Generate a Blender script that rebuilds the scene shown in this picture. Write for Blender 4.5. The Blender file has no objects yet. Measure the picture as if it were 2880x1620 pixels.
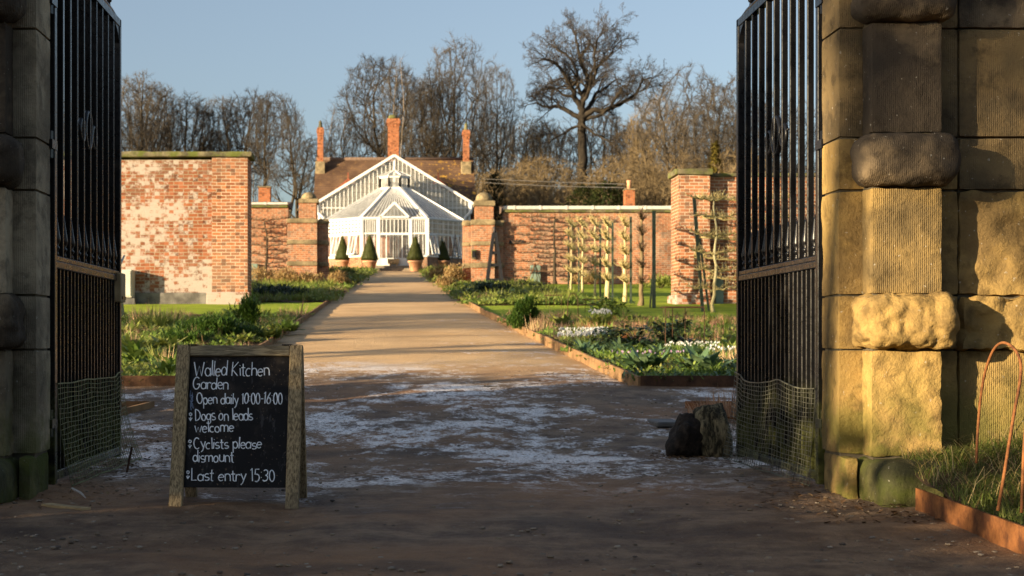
import bpy, math, random
import numpy as np
from mathutils import Vector, noise as mnoise

SC = bpy.context.scene
COL = SC.collection
rnd = random.Random(7)
PI = math.pi
F = 3600.0
EYE = 0.835
SUNV = Vector((-1.6, -1.0, 0.34)).normalized()      # towards the sun

# ------------------------------------------------------------------ places
PROF = [(-100, 0), (10.2, 0), (12., .135), (14.8, .35), (22.1, .80), (33, 1.45), (38.6, 1.78), (47, 2.27), (60, 3.2),
        (82, 4.78), (90, 5.3), (120, 7.0), (200, 10.5), (700, 16)]
def gz(y):
    for (a, za), (b, zb) in zip(PROF, PROF[1:]):
        if y <= b:
            return za + (zb - za) * (y - a) / (b - a)
    return PROF[-1][1]
def gza(Y):
    return np.interp(Y, [p[0] for p in PROF], [p[1] for p in PROF])
def px(x, d): return (x - 1000) / F * d           # photograph column at distance d -> metres
def pz(y, d): return EYE + (857 - y) / F * d

# ------------------------------------------------------------------ mesh builder
class MB:
    def __init__(s): s.V = []; s.Fc = []; s.n = 0
    def add(s, V, Fs):
        V = np.asarray(V, float).reshape(-1, 3)
        s.V.append(V)
        if not isinstance(Fs, list): Fs = [Fs]
        for f in Fs:
            f = np.asarray(f, int)
            if f.size: s.Fc.append(f + s.n)
        s.n += len(V); return s
    def box(s, x0, x1, y0, y1, z0, z1):
        V = [(x, y, z) for z in (z0, z1) for y in (y0, y1) for x in (x0, x1)]
        return s.add(V, [[(0, 2, 3, 1), (4, 5, 7, 6), (0, 1, 5, 4), (2, 6, 7, 3), (0, 4, 6, 2), (1, 3, 7, 5)]])
    def bev(s, x0, x1, y0, y1, z0, z1, b=.01):
        # chamfered box
        c = np.array([(x0 + x1) / 2, (y0 + y1) / 2, (z0 + z1) / 2]); h = np.array([x1 - x0, y1 - y0, z1 - z0]) / 2
        b = min(b, h.min() * .45)
        V = []; idx = {}
        for sx in (-1, 1):
            for sy in (-1, 1):
                for sz in (-1, 1):
                    for ax in range(3):
                        p = h - b; p[ax] = h[ax]
                        idx[(sx, sy, sz, ax)] = len(V); V.append(c + p * (sx, sy, sz))
        q = []; t = []
        for ax in range(3):
            o = [a for a in range(3) if a != ax]
            for sg in (-1, 1):
                ring = []
                for (u, v) in ((-1, -1), (1, -1), (1, 1), (-1, 1)):
                    k = [0, 0, 0]; k[ax] = sg; k[o[0]] = u; k[o[1]] = v
                    ring.append(idx[(k[0], k[1], k[2], ax)])
                q.append(ring)
        for a in range(3):
            for b2 in range(a + 1, 3):
                c2 = 3 - a - b2
                for u in (-1, 1):
                    for v in (-1, 1):
                        k0 = [0, 0, 0]; k0[a] = u; k0[b2] = v; k1 = k0[:]; k0[c2] = -1; k1[c2] = 1
                        q.append([idx[(*k0, a)], idx[(*k1, a)], idx[(*k1, b2)], idx[(*k0, b2)]])
        for sx in (-1, 1):
            for sy in (-1, 1):
                for sz in (-1, 1):
                    t.append([idx[(sx, sy, sz, a)] for a in range(3)])
        return s.add(V, [np.array(q), np.array(t)])
    def bar(s, p, q, w, h=None, up=(0, 0, 1)):
        p = Vector(p); q = Vector(q); d = (q - p).normalized(); up = Vector(up)
        if abs(d.dot(up)) > .98: up = Vector((0, 1, 0))
        a = d.cross(up).normalized() * w / 2; b = a.cross(d).normalized() * (h or w) / 2
        V = [o + i * a + j * b for o in (p, q) for (i, j) in ((-1, -1), (1, -1), (1, 1), (-1, 1))]
        return s.add([tuple(v) for v in V], [[(3, 2, 1, 0), (4, 5, 6, 7)] + [(i, (i + 1) % 4, 4 + (i + 1) % 4, 4 + i) for i in range(4)]])
    def tube(s, pts, rad, n=6, cap=True, closed=False):
        pts = [Vector(p) for p in pts]; m = len(pts)
        if not hasattr(rad, '__len__'): rad = [rad] * m
        V = []; prev = None
        for i, p in enumerate(pts):
            if closed: t = pts[(i + 1) % m] - pts[i - 1]
            else: t = pts[min(i + 1, m - 1)] - pts[max(i - 1, 0)]
            if t.length < 1e-9: t = Vector((0, 0, 1))
            t.normalize()
            if prev is None: a = t.orthogonal().normalized()
            else:
                a = prev - t * prev.dot(t)
                a = a.normalized() if a.length > 1e-6 else t.orthogonal().normalized()
            prev = a; b = t.cross(a)
            for k in range(n):
                an = 2 * PI * k / n
                v = p + (a * math.cos(an) + b * math.sin(an)) * rad[i]
                V.append((v.x, v.y, v.z))
        Q = []
        for i in range(m if closed else m - 1):
            j = (i + 1) % m
            for k in range(n):
                k2 = (k + 1) % n
                Q.append((i * n + k, i * n + k2, j * n + k2, j * n + k))
        fs = [np.array(Q)]
        if cap and not closed:
            fs.append(np.array([list(range(n))[::-1]])); fs.append(np.array([[(m - 1) * n + k for k in range(n)]]))
        return s.add(V, fs)
    def lathe(s, prof, c=(0, 0, 0), n=16, rot=0, sq=None):
        V = []
        for (r, z) in prof:
            for k in range(n):
                a = 2 * PI * k / n + rot
                V.append((c[0] + r * math.cos(a), c[1] + r * math.sin(a), c[2] + z))
        m = len(prof)
        Q = [(i * n + k, i * n + (k + 1) % n, (i + 1) * n + (k + 1) % n, (i + 1) * n + k) for i in range(m - 1) for k in range(n)]
        return s.add(V, [np.array(Q), np.array([list(range(n))[::-1]]), np.array([[(m - 1) * n + k for k in range(n)]])])
    def prism(s, poly, axis, a, b):
        # poly of 2D points extruded along an axis from a to b
        m = len(poly); V = []
        for t in (a, b):
            for (u, v) in poly:
                V.append({'x': (t, u, v), 'y': (u, t, v), 'z': (u, v, t)}[axis])
        return s.add(V, [np.array([list(range(m))]), np.array([list(range(m, 2 * m))[::-1]]),
                         np.array([(i, m + i, m + (i + 1) % m, (i + 1) % m) for i in range(m)])])
    def quad(s, *P): return s.add([tuple(p) for p in P], [[tuple(range(len(P)))]])
    def sheet(s, X, Y, zf):
        X = np.asarray(X); Y = np.asarray(Y); gx, gy = np.meshgrid(X, Y)
        Z = zf(gx, gy); nx = len(X); ny = len(Y)
        i = np.arange((ny - 1) * (nx - 1)); r = i // (nx - 1); c = i % (nx - 1); a = r * nx + c
        return s.add(np.stack([gx.ravel(), gy.ravel(), Z.ravel()], 1), [np.stack([a, a + 1, a + nx + 1, a + nx], 1)])
    def put(s, proto, loc, rz=0, sc=1.0, szz=None):
        V, Fs = proto; c, q = math.cos(rz), math.sin(rz)
        V2 = np.empty_like(V); V2[:, 0] = (V[:, 0] * c - V[:, 1] * q) * sc + loc[0]
        V2[:, 1] = (V[:, 0] * q + V[:, 1] * c) * sc + loc[1]; V2[:, 2] = V[:, 2] * (szz or sc) + loc[2]
        return s.add(V2, Fs)
    def proto(s):
        V = np.concatenate(s.V); by = {}
        for f in s.Fc: by.setdefault(f.shape[1], []).append(f)
        return V, [np.concatenate(v) for v in by.values()]
    def mesh(s, name, mats, smooth=False, off=(0, 0, 0)):
        me = bpy.data.meshes.new(name)
        V = np.concatenate(s.V) - np.asarray(off, float)
        me.vertices.add(len(V)); me.vertices.foreach_set('co', V.astype(np.float32).ravel())
        loops = np.concatenate([f.ravel() for f in s.Fc]); tot = np.concatenate([np.full(len(f), f.shape[1]) for f in s.Fc])
        me.loops.add(len(loops)); me.loops.foreach_set('vertex_index', loops.astype(np.int32))
        me.polygons.add(len(tot)); st = np.concatenate([[0], np.cumsum(tot)[:-1]])
        me.polygons.foreach_set('loop_start', st.astype(np.int32)); me.polygons.foreach_set('loop_total', tot.astype(np.int32))
        me.polygons.foreach_set('use_smooth', np.full(len(tot), bool(smooth)))
        for m in (mats if isinstance(mats, (list, tuple)) else [mats]): me.materials.append(m)
        me.update(calc_edges=True); me.validate()
        return me

def rootloc(o):
    while o.parent: o = o.parent
    return o.location
def tag(o, label=None, cat=None, group=None, kind=None):
    if label: o['label'] = label
    if cat: o['category'] = cat
    if group: o['group'] = group
    if kind: o['kind'] = kind
    return o
def thing(name, loc, label, cat, group=None, rz=0):
    o = bpy.data.objects.new(name, None); COL.objects.link(o); o.location = loc; o.rotation_euler = (0, 0, rz)
    o.empty_display_size = .2
    return tag(o, label, cat, group)
def part(name, mb, m, parent, smooth=False, label=None, world=False, kind=None):
    me = mb.mesh(name, m, smooth, rootloc(parent) if world else (0, 0, 0))
    o = bpy.data.objects.new(name, me); COL.objects.link(o); o.parent = parent
    if label: o['label'] = label
    if kind: o['kind'] = kind
    return o
def solo(name, mb, m, label=None, cat=None, group=None, kind=None, smooth=False, loc=None):
    me = mb.mesh(name, m, smooth, loc or (0, 0, 0)); o = bpy.data.objects.new(name, me); COL.objects.link(o)
    if loc: o.location = loc
    return tag(o, label, cat, group, kind)
def dup(o, loc=None, rz=None, sc=None, parent=None, label=None, group=None):
    c = o.copy(); COL.objects.link(c)
    if parent: c.parent = parent
    if loc is not None: c.location = loc
    if rz is not None: c.rotation_euler = (0, 0, rz)
    if sc is not None: c.scale = sc if hasattr(sc, '__len__') else (sc,) * 3
    if label: c['label'] = label
    if group: c['group'] = group
    for ch in list(o.children): dup(ch, parent=c)
    return c

# ------------------------------------------------------------------ materials
class NT:
    def __init__(s, name):
        s.m = bpy.data.materials.new(name); s.m.use_nodes = True; s.t = s.m.node_tree
        s.b = s.t.nodes['Principled BSDF']; s.out = s.t.nodes['Material Output']
    def n(s, typ, **kw):
        nd = s.t.nodes.new('ShaderNode' + typ)
        for k, v in kw.items():
            if k.startswith('i_'):
                key = k[2:]; key = int(key) if key.isdigit() else key.replace('_', ' ')
                s.set(nd.inputs[key], v)
            else: setattr(nd, k, v)
        return nd
    def set(s, sock, v):
        if isinstance(v, bpy.types.NodeSocket): s.t.links.new(v, sock)
        elif isinstance(v, bpy.types.Node): s.t.links.new(v.outputs[0], sock)
        else:
            if hasattr(v, '__len__') and len(v) == 3 and sock.type == 'RGBA': v = (*v, 1)
            sock.default_value = v
    def obj(s): return s.n('TexCoord').outputs['Object']
    def pos(s): return s.n('NewGeometry').outputs['Position']
    def noise(s, vec, scale, detail=4, rough=.55, sc3=None):
        if sc3: vec = s.n('Mapping', i_Vector=vec, i_Scale=sc3).outputs[0]
        return s.n('TexNoise', i_Vector=vec, i_Scale=scale, i_Detail=detail, i_Roughness=rough).outputs[0]
    def ramp(s, fac, a, b, lo=0., hi=1.):
        return s.n('MapRange', i_0=fac, i_1=a, i_2=b, i_3=lo, i_4=hi, interpolation_type='SMOOTHSTEP').outputs[0]
    def mix(s, fac, a, b, mode='MIX'):
        nd = s.n('MixRGB', blend_type=mode); s.set(nd.inputs[0], fac); s.set(nd.inputs[1], a); s.set(nd.inputs[2], b); return nd.outputs[0]
    def math(s, op, a, b=0.):
        nd = s.n('Math', operation=op); s.set(nd.inputs[0], a); s.set(nd.inputs[1], b); return nd.outputs[0]
    def bump(s, h, strength=.5, dist=.02, normal=None):
        nd = s.n('Bump', i_Height=h, i_Strength=strength, i_Distance=dist)
        if normal: s.set(nd.inputs['Normal'], normal)
        return nd.outputs[0]
    def fin(s, col=None, rough=None, nrm=None, spec=None, metal=None):
        if col is not None: s.set(s.b.inputs['Base Color'], col)
        if rough is not None: s.set(s.b.inputs['Roughness'], rough)
        if nrm is not None: s.set(s.b.inputs['Normal'], nrm)
        if spec is not None: s.set(s.b.inputs['Specular IOR Level'], spec)
        if metal is not None: s.set(s.b.inputs['Metallic'], metal)
        return s.m

def plain(name, c, rough=.6, spec=.3, var=.25, scale=8, bump=0., metal=0.):
    t = NT(name); v = t.obj(); nz = t.noise(v, scale, 5)
    col = t.mix(t.ramp(nz, .3, .7), tuple(x * (1 - var) for x in c), tuple(min(1, x * (1 + var)) for x in c))
    return t.fin(col, rough, t.bump(nz, bump, .01) if bump else None, spec, metal)

def stone_mat(name, light, dark, moss, tool=0., dk=(.36, .62), mosstop=.9):
    t = NT(name); v = t.pos()
    big = t.noise(v, 2.2, 5, .6); mid = t.noise(v, 9, 6, .65); fine = t.noise(v, 60, 4, .7)
    spots = t.noise(v, 38, 2, .5)
    mc = t.mix(t.ramp(big, dk[0], dk[1]), light, dark)
    mc = t.mix(t.math('MULTIPLY', t.ramp(mid, .48, .68), .65), mc, tuple(x * .5 for x in dark))
    mc = t.mix(t.math('MULTIPLY', t.ramp(spots, .69, .76), .45), mc, (.55, .52, .45))      # lichen
    z = t.n('SeparateXYZ', i_0=v).outputs[2]
    mm = t.math('MULTIPLY', t.ramp(z, mosstop, .1), t.ramp(t.noise(v, 3.1, 5, .6), .42, .62))
    mc = t.mix(t.math('MULTIPLY', mm, .85), mc, moss)
    h = t.math('ADD', t.math('MULTIPLY', mid, .8), t.math('MULTIPLY', fine, .35))
    if tool:
        wv = t.n('TexWave', wave_type='BANDS', bands_direction='X', i_Vector=v, i_Scale=31, i_Distortion=2.2, i_Detail=3)
        h = t.math('ADD', h, t.math('MULTIPLY', wv.outputs[1], tool))
    return t.fin(mc, .9, t.bump(h, 1., .02), .15)

def brick_mat(name, c1, c2, mortar, white=0., wh=(.62, .58, .52), bw=.235, rh=.078, dirt=.5):
    t = NT(name); v = t.obj(); g = t.n('NewGeometry')
    sp = t.n('SeparateXYZ', i_0=v); nx = t.math('ABSOLUTE', t.n('SeparateXYZ', i_0=g.outputs['Normal']).outputs[0])
    side = t.math('GREATER_THAN', nx, .5)
    u = t.math('ADD', t.math('MULTIPLY', sp.outputs[0], t.math('SUBTRACT', 1., side)), t.math('MULTIPLY', sp.outputs[1], side))
    wob = t.math('MULTIPLY', t.math('SUBTRACT', t.noise(v, 1.1, 2), .5), .03)
    uv = t.n('CombineXYZ', i_0=u, i_1=t.math('ADD', sp.outputs[2], wob)).outputs[0]
    br = t.n('TexBrick', i_Vector=uv, i_Color1=(*c1, 1), i_Color2=(*c2, 1), i_Mortar=(*mortar, 1), i_Scale=1.0)
    br.inputs['Mortar Size'].default_value = .012; br.inputs['Brick Width'].default_value = bw
    br.inputs['Row Height'].default_value = rh; br.inputs['Bias'].default_value = -.1; br.inputs['Mortar Smooth'].default_value = .3
    # per-brick tint: noise on a snapped grid
    sn = t.n('VectorMath', operation='SNAP', i_0=uv, i_1=(bw / 2, rh, 1))
    wn = t.n('TexWhiteNoise', noise_dimensions='3D', i_0=sn.outputs[0]).outputs[0]
    col = t.mix(t.math('MULTIPLY', t.ramp(wn, .75, .95), .75), br.outputs[0], tuple(x * .35 for x in c2))
    col = t.mix(t.math('MULTIPLY', t.ramp(wn, .22, .0), .5), col, tuple(min(1, x * 1.35 + .03) for x in c1))
    col = t.mix(t.math('MULTIPLY', t.ramp(t.noise(v, .7, 5, .65), .45, .7), dirt), col, (.10, .075, .055))
    if white:
        wm = t.math('ADD', t.noise(v, .5, 4, .6), t.math('MULTIPLY', t.math('SUBTRACT', wn, .5), .20))
        wm = t.math('ADD', wm, t.math('MULTIPLY', t.math('SUBTRACT', t.noise(v, 7, 6, .75), .5), .85))
        col = t.mix(t.math('MULTIPLY', t.ramp(wm, .43, .59), white), col, wh)
    nz = t.noise(v, 26, 3)
    h = t.math('ADD', t.math('MULTIPLY', br.outputs[1], -1.), t.math('MULTIPLY', nz, .6))
    return t.fin(col, .92, t.bump(h, .7, .012), .12)

def leaf_mat(name, cols, rough=.5, trans=.25, spec=.3):
    t = NT(name); g = t.n('NewGeometry'); r = g.outputs['Random Per Island']
    cr = t.n('ValToRGB', i_0=r); cr.color_ramp.interpolation = 'LINEAR'
    el = cr.color_ramp.elements
    while len(el) < len(cols): el.new(.5)
    for i, c in enumerate(cols):
        el[i].position = i / (len(cols) - 1); el[i].color = (*c, 1)
    t.fin(cr.outputs[0], rough, None, spec)
    if trans:
        tr = t.n('BsdfTranslucent', i_0=cr.outputs[0]); mx = t.n('MixShader', i_0=trans, i_1=t.b.outputs[0], i_2=tr.outputs[0])
        t.t.links.new(mx.outputs[0], t.out.inputs[0])
    return t.m

def bark_mat(name, a, b, sc=3):
    t = NT(name); v = t.obj(); nz = t.noise(v, sc, 5, .6, (1, 1, .3))
    return t.fin(t.mix(t.ramp(nz, .35, .65), a, b), .9, t.bump(nz, .6, .03), .1)

M = {}
M['stone'] = stone_mat('weathered_sandstone', (.38, .25, .085), (.18, .12, .05), (.12, .12, .025))
M['stone_tool'] = stone_mat('tooled_sandstone', (.33, .22, .08), (.14, .10, .046), (.12, .12, .025), .085)
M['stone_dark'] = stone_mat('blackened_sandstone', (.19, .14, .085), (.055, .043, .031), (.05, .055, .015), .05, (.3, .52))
M['stone_moss'] = stone_mat('mossy_sandstone', (.13, .12, .045), (.05, .05, .025), (.06, .075, .012), 0, (.36, .6), 2.)
M['stone_grey'] = stone_mat('grey_sandstone', (.40, .33, .22), (.17, .14, .095), (.10, .105, .03), .1)
M['stone_brown_shade'] = stone_mat('brown_weathered_shade_sandstone', (.20, .14, .066), (.085, .064, .037), (.10, .10, .025), .06)  # weathered brown, with the dimness of the upper courses put into the colour as shade
M['mortar'] = plain('lime_mortar', (.09, .075, .05), .95)
t = NT('black_gate_paint'); v = t.obj(); nz = t.noise(v, 30, 3)
wz = t.pos(); al = t.math('MULTIPLY', t.ramp(t.n('SeparateXYZ', i_0=wz).outputs[2], .66, .25), t.ramp(t.noise(wz, 7, 5), .36, .6))
t.fin(t.mix(t.math('MULTIPLY', al, .8), t.mix(t.ramp(t.noise(v, 5, 5), .6, .75), (.006, .006, .007), (.020, .017, .014)), (.085, .09, .025)), t.ramp(nz, .3, .7, .24, .38), t.bump(nz, .25, .004), .32)
M['iron'] = t.m
M['iron_matt'] = plain('black_timber_stain', (.012, .012, .014), .5)
M['brick_w'] = brick_mat('limewashed_red_brick', (.26, .088, .038), (.16, .055, .028), (.29, .225, .155), .85, (.42, .365, .32), .26, .096, .5)  # brick and limewash set darker, standing in for partial shade on the wall
M['brick'] = brick_mat('orange_red_brick', (.34, .128, .055), (.20, .072, .037), (.46, .37, .27), .12, (.5, .4, .3), .25, .09, .45)
M['brick_far'] = brick_mat('warm_garden_brick', (.37, .135, .06), (.22, .078, .04), (.38, .29, .19), .25, (.5, .4, .3), .24, .085, .35)
M['coping'] = stone_mat('mossy_coping', (.20, .17, .10), (.08, .07, .045), (.10, .12, .02), 0, (.35, .6), 40.)
M['band'] = stone_mat('stone_band', (.30, .23, .13), (.15, .12, .07), (.15, .13, .05), 0, (.35, .65), .1)
M['render'] = plain('grey_cement_render', (.14, .13, .115), .9, .15, .45, 3, .3)
M['white'] = plain('white_paint', (.68, .67, .64), .45, .4, .04, 3)
M['gutter'] = plain('pale_gutter', (.52, .49, .44), .5, .4, .12, 6)
M['cream'] = plain('cream_blind', (.66, .62, .52), .8, .2, .08, 3)
M['terracotta'] = plain('terracotta', (.52, .27, .15), .8, .2, .2, 4)
M['chim'] = brick_mat('chimney_brick', (.40, .13, .05), (.28, .085, .035), (.25, .15, .09), 0., (.5, .4, .3), .22, .075, .2)
M['tan'] = plain('tan_wood_trough', (.42, .30, .15), .8)
M['soilstep'] = plain('grey_stone_step', (.22, .18, .13), .9)
M['greenp'] = plain('sage_green_paint', (.16, .22, .18), .6, .3, .15, 3)
M['cabinet'] = plain('pale_cabinet_plastic', (.48, .46, .40), .5, .4, .1, 3)
M['panelblue'] = plain('grey_blue_panel', (.20, .27, .33), .4)
M['rust'] = plain('rusty_steel', (.27, .105, .035), .75, .3, .45, 9, .3)
M['rust_dark'] = plain('dark_rusty_steel', (.12, .05, .025), .8, .3, .4, 9, .3)
def rust_mat(name, a, b, c):
    t = NT(name); v = t.pos(); n1 = t.noise(v, 7, 6, .7); n2 = t.noise(v, 40, 4, .7)
    col = t.mix(t.ramp(n1, .35, .6), a, b); col = t.mix(t.math('MULTIPLY', t.ramp(n2, .5, .7), .7), col, c)
    return t.fin(col, .8, t.bump(n2, .6, .006), .2)
M['rust'] = rust_mat('rusty_steel', (.09, .036, .016), (.26, .105, .035), (.15, .052, .02)); M['rust_dark'] = rust_mat('dark_rusty_steel', (.035, .02, .013), (.085, .042, .022), (.055, .024, .012))
M['timberedge'] = plain('timber_edging', (.22, .13, .062), .85, .2, .3, 5, .3)
M['wire'] = plain('galvanised_wire', (.13, .13, .095), .45, .5, .35, 14, 0, .5)
M['wire_moss'] = plain('algae_covered_wire', (.14, .15, .06), .6, .4, .35, 14)
M['leadgrey'] = plain('grey_cover', (.09, .085, .08), .6)
M['pebble'] = leaf_mat('pebbles', [(.10, .07, .05), (.22, .16, .10), (.30, .25, .19), (.06, .045, .035)], .8, 0)
M['litter'] = leaf_mat('dead_leaves', [(.10, .055, .025), (.20, .11, .05), (.07, .04, .02), (.26, .17, .08)], .8, .1)
M['straw'] = leaf_mat('dried_stems', [(.42, .30, .15), (.50, .36, .20), (.30, .19, .10), (.46, .28, .17)], .8, .15)
M['straw_pink'] = leaf_mat('pinkish_cut_stems', [(.40, .23, .13), (.52, .34, .20), (.30, .13, .07), (.48, .30, .18)], .8, .15)
M['orange_stem'] = leaf_mat('orange_stems', [(.36, .13, .04), (.28, .10, .04), (.42, .18, .06)], .8, .1)
M['leaf'] = leaf_mat('green_leaves', [(.09, .15, .025), (.15, .23, .04), (.24, .31, .07), (.11, .17, .035)], .45, .3)
M['leaf_lime'] = leaf_mat('yellow_green_leaves', [(.20, .25, .045), (.30, .33, .075), (.15, .20, .035), (.34, .34, .11)], .5, .3)
M['leaf_blue'] = leaf_mat('blue_green_leaves', [(.06, .12, .05), (.11, .18, .09), (.15, .22, .11), (.07, .14, .045)], .4, .2)
M['leaf_dark'] = leaf_mat('dark_leaves', [(.02, .04, .018), (.04, .065, .03), (.028, .05, .03)], .4, .15)
M['leaf_fine'] = leaf_mat('fine_green_foliage', [(.03, .075, .01), (.06, .12, .015), (.09, .15, .025), (.04, .09, .012)], .5, .3)
M['topiary'] = leaf_mat('clipped_yew', [(.05, .07, .012), (.09, .10, .02), (.035, .05, .01), (.13, .12, .03)], .55, .15)
M['yew'] = leaf_mat('dark_evergreen', [(.02, .03, .008), (.035, .045, .012), (.05, .055, .014)], .6, .1)
M['goldcon'] = leaf_mat('golden_conifer', [(.12, .10, .02), (.17, .13, .025), (.07, .065, .015), (.20, .15, .03)], .6, .15)
M['petal'] = leaf_mat('white_petals', [(.85, .85, .80), (.78, .76, .72), (.9, .88, .82)], .5, .3)
M['lilac'] = leaf_mat('lilac_petals', [(.45, .35, .55), (.5, .3, .42)], .5, .3)
M['tanbush'] = leaf_mat('dried_shrub_twigs', [(.42, .28, .11), (.33, .20, .08), (.50, .36, .17), (.28, .20, .07)], .8, .2)
M['heather'] = leaf_mat('brown_heather', [(.16, .10, .06), (.24, .16, .10), (.12, .07, .05), (.3, .2, .13)], .8, .1)
M['grassblade'] = leaf_mat('grass_blades', [(.06, .09, .015), (.10, .14, .025), (.16, .17, .05), (.05, .08, .012)], .55, .3)
M['drygrass'] = leaf_mat('dry_grass', [(.36, .27, .11), (.25, .18, .07), (.42, .33, .16)], .7, .25)
M['lawnblade'] = leaf_mat('lawn_blades', [(.13, .20, .02), (.20, .27, .03), (.17, .23, .025)], .6, .35)
M['bark'] = bark_mat('oak_bark', (.038, .03, .021), (.085, .066, .042))
M['bark_oak'] = bark_mat('dark_oak_bark', (.018, .015, .012), (.045, .036, .026))
M['twig_oak'] = leaf_mat('dark_oak_twigs', [(.035, .028, .021), (.055, .043, .031), (.026, .021, .016)], .85, 0)
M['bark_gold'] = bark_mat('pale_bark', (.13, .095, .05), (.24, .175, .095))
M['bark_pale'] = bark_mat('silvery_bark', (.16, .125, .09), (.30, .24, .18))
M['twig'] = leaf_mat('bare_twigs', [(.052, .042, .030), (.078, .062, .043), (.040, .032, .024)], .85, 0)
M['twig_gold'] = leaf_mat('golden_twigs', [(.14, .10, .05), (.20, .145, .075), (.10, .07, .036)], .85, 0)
M['espbark'] = bark_mat('lichened_fruit_bark', (.42, .34, .17), (.60, .52, .30), 8)
M['esptwig'] = leaf_mat('lichened_spurs', [(.40, .32, .13), (.52, .42, .19), (.30, .23, .10)], .85, .1)
M['espdark'] = leaf_mat('dark_trained_twigs', [(.11, .065, .04), (.17, .10, .055), (.08, .05, .035)], .85, 0)
M['post'] = plain('dark_green_post', (.035, .05, .035), .7)
t = NT('rough_charred_wood'); v = t.obj(); nz = t.noise(v, 14, 6, .7)
M['log_dark'] = t.fin(t.mix(t.ramp(nz, .4, .7), (.012, .009, .007), (.05, .036, .026)), .9, t.bump(nz, 1, .03), .2)
t = NT('split_log_wood'); v = t.obj(); nz = t.noise(v, 9, 6, .7, (3, 3, .5))
M['log_split'] = t.fin(t.mix(t.ramp(nz, .42, .62), (.035, .03, .018), (.26, .21, .12)), .9, t.bump(nz, 1, .03), .2)
# weathered oak for the sign
t = NT('weathered_oak'); v = t.obj()
gr = t.noise(v, 24, 6, .7, (6, 6, .45)); big = t.noise(v, 5, 4)
c = t.mix(t.ramp(gr, .36, .62), (.12, .085, .045), (.44, .33, .18)); c = t.mix(t.math('MULTIPLY', t.ramp(big, .45, .7), .5), c, (.12, .10, .07))
M['oak'] = t.fin(c, .82, t.bump(gr, .8, .006), .2)
t = NT('weathered_oak_rail'); v = t.obj()
gr = t.noise(v, 24, 6, .7, (.45, 6, 6)); big = t.noise(v, 5, 4)
c = t.mix(t.ramp(gr, .36, .62), (.10, .078, .045), (.36, .285, .17)); c = t.mix(t.math('MULTIPLY', t.ramp(big, .45, .7), .5), c, (.13, .12, .08))
M['oak_rail'] = t.fin(c, .82, t.bump(gr, .8, .006), .2)
t = NT('chalkboard'); v = t.obj(); nz = t.noise(v, 6, 6, .65); sp = t.noise(v, 75, 2, .5)
c = t.mix(t.ramp(nz, .45, .75), (.008, .007, .007), (.045, .036, .03)); c = t.mix(t.math('MULTIPLY', t.ramp(sp, .67, .72), .6), c, (.20, .14, .09)); sc_ = t.noise(v, 9, 5, .7, (3, 3, .35)); c = t.mix(t.math('MULTIPLY', t.ramp(sc_, .58, .68), .45), c, (.09, .085, .085))
M['board'] = t.fin(c, t.ramp(nz, .35, .65, .45, .65), None, .12)
M['chalk'] = plain('chalk', (.86, .88, .9), .9, .1, .12, 60)
M['chalk_smear'] = plain('smeared_chalk', (.16, .20, .28), .9, .1, .5, 40)
# path
t = NT('gravel_path'); v = t.pos(); sp = t.n('SeparateXYZ', i_0=v)
X, Y = sp.outputs[0], sp.outputs[1]
n1 = t.noise(v, .9, 6, .6, (.8, 1., 1)); n2 = t.noise(v, 5, 6, .7, (.9, .8, 1)); n3 = t.noise(v, 45, 4, .7); n4 = t.noise(v, .35, 3, .5); n5 = t.noise(v, 17, 5, .75)
dry = t.mix(t.ramp(n1, .3, .7), (.47, .295, .14), (.62, .415, .215)); dry = t.mix(t.math('MULTIPLY', t.ramp(n3, .55, .75), .5), dry, (.20, .13, .075))
near_col = t.mix(t.ramp(n2, .32, .68), (.095, .052, .028), (.27, .175, .10)); near_col = t.mix(t.math('MULTIPLY', t.ramp(n3, .55, .72), .6), near_col, (.30, .21, .13))
near_col = t.mix(t.math('MULTIPLY', t.ramp(n4, .42, .58), .7), near_col, (.30, .15, .06)); near_col = t.mix(t.math('MULTIPLY', t.ramp(n1, .50, .62), .65), near_col, (.06, .036, .022))
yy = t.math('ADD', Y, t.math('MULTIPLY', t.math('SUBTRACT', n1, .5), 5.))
col = t.mix(t.ramp(yy, 14.5, 19.), near_col, dry)  # darker browns near the gateway, paler ones beyond
# frost and wet mud, their sky reflection painted as pale colour: broad at the gateway, thinner beyond
zone = t.math('MULTIPLY', t.ramp(yy, 7.2, 9.2), t.ramp(yy, 19., 16.4)); zone2 = t.math('MULTIPLY', t.ramp(Y, 16.5, 18), t.ramp(Y, 34, 26)); zone2 = t.math('MULTIPLY', zone2, t.ramp(X, .3, 1.2))
f_a = t.noise(v, .8, 4, .55, (1, .7, 1)); f_b = t.noise(v, 4.5, 6, .72, (1, .7, 1)); f_c = t.noise(v, 24, 6, .8, (1, .8, 1))
fm = t.math('ADD', t.math('ADD', t.math('MULTIPLY', f_a, .8), t.math('MULTIPLY', f_b, .9)), t.math('MULTIPLY', f_c, .55))
f1 = t.math('MULTIPLY', t.ramp(fm, 1.09, 1.26), zone); f2 = t.math('MULTIPLY', t.ramp(fm, 1.22, 1.36), zone2)
fr = t.math('MAXIMUM', f1, f2); fr = t.math('MULTIPLY', fr, t.ramp(n3, .38, .50, .05, 1.))
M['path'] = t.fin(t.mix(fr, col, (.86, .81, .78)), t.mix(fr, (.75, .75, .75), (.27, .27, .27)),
                  t.bump(t.math('ADD', t.math('MULTIPLY', n3, .5), n5), t.math('SUBTRACT', 1., t.math('MULTIPLY', fr, .55)), .03), .4)
t = NT('dark_soil'); v = t.pos(); n1 = t.noise(v, 3, 6, .7); n3 = t.noise(v, 30, 4, .7)
M['soil'] = t.fin(t.mix(t.ramp(n1, .3, .7), (.055, .036, .022), (.14, .092, .055)), .95, t.bump(t.math('ADD', n1, n3), .8, .03), .1)
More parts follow.
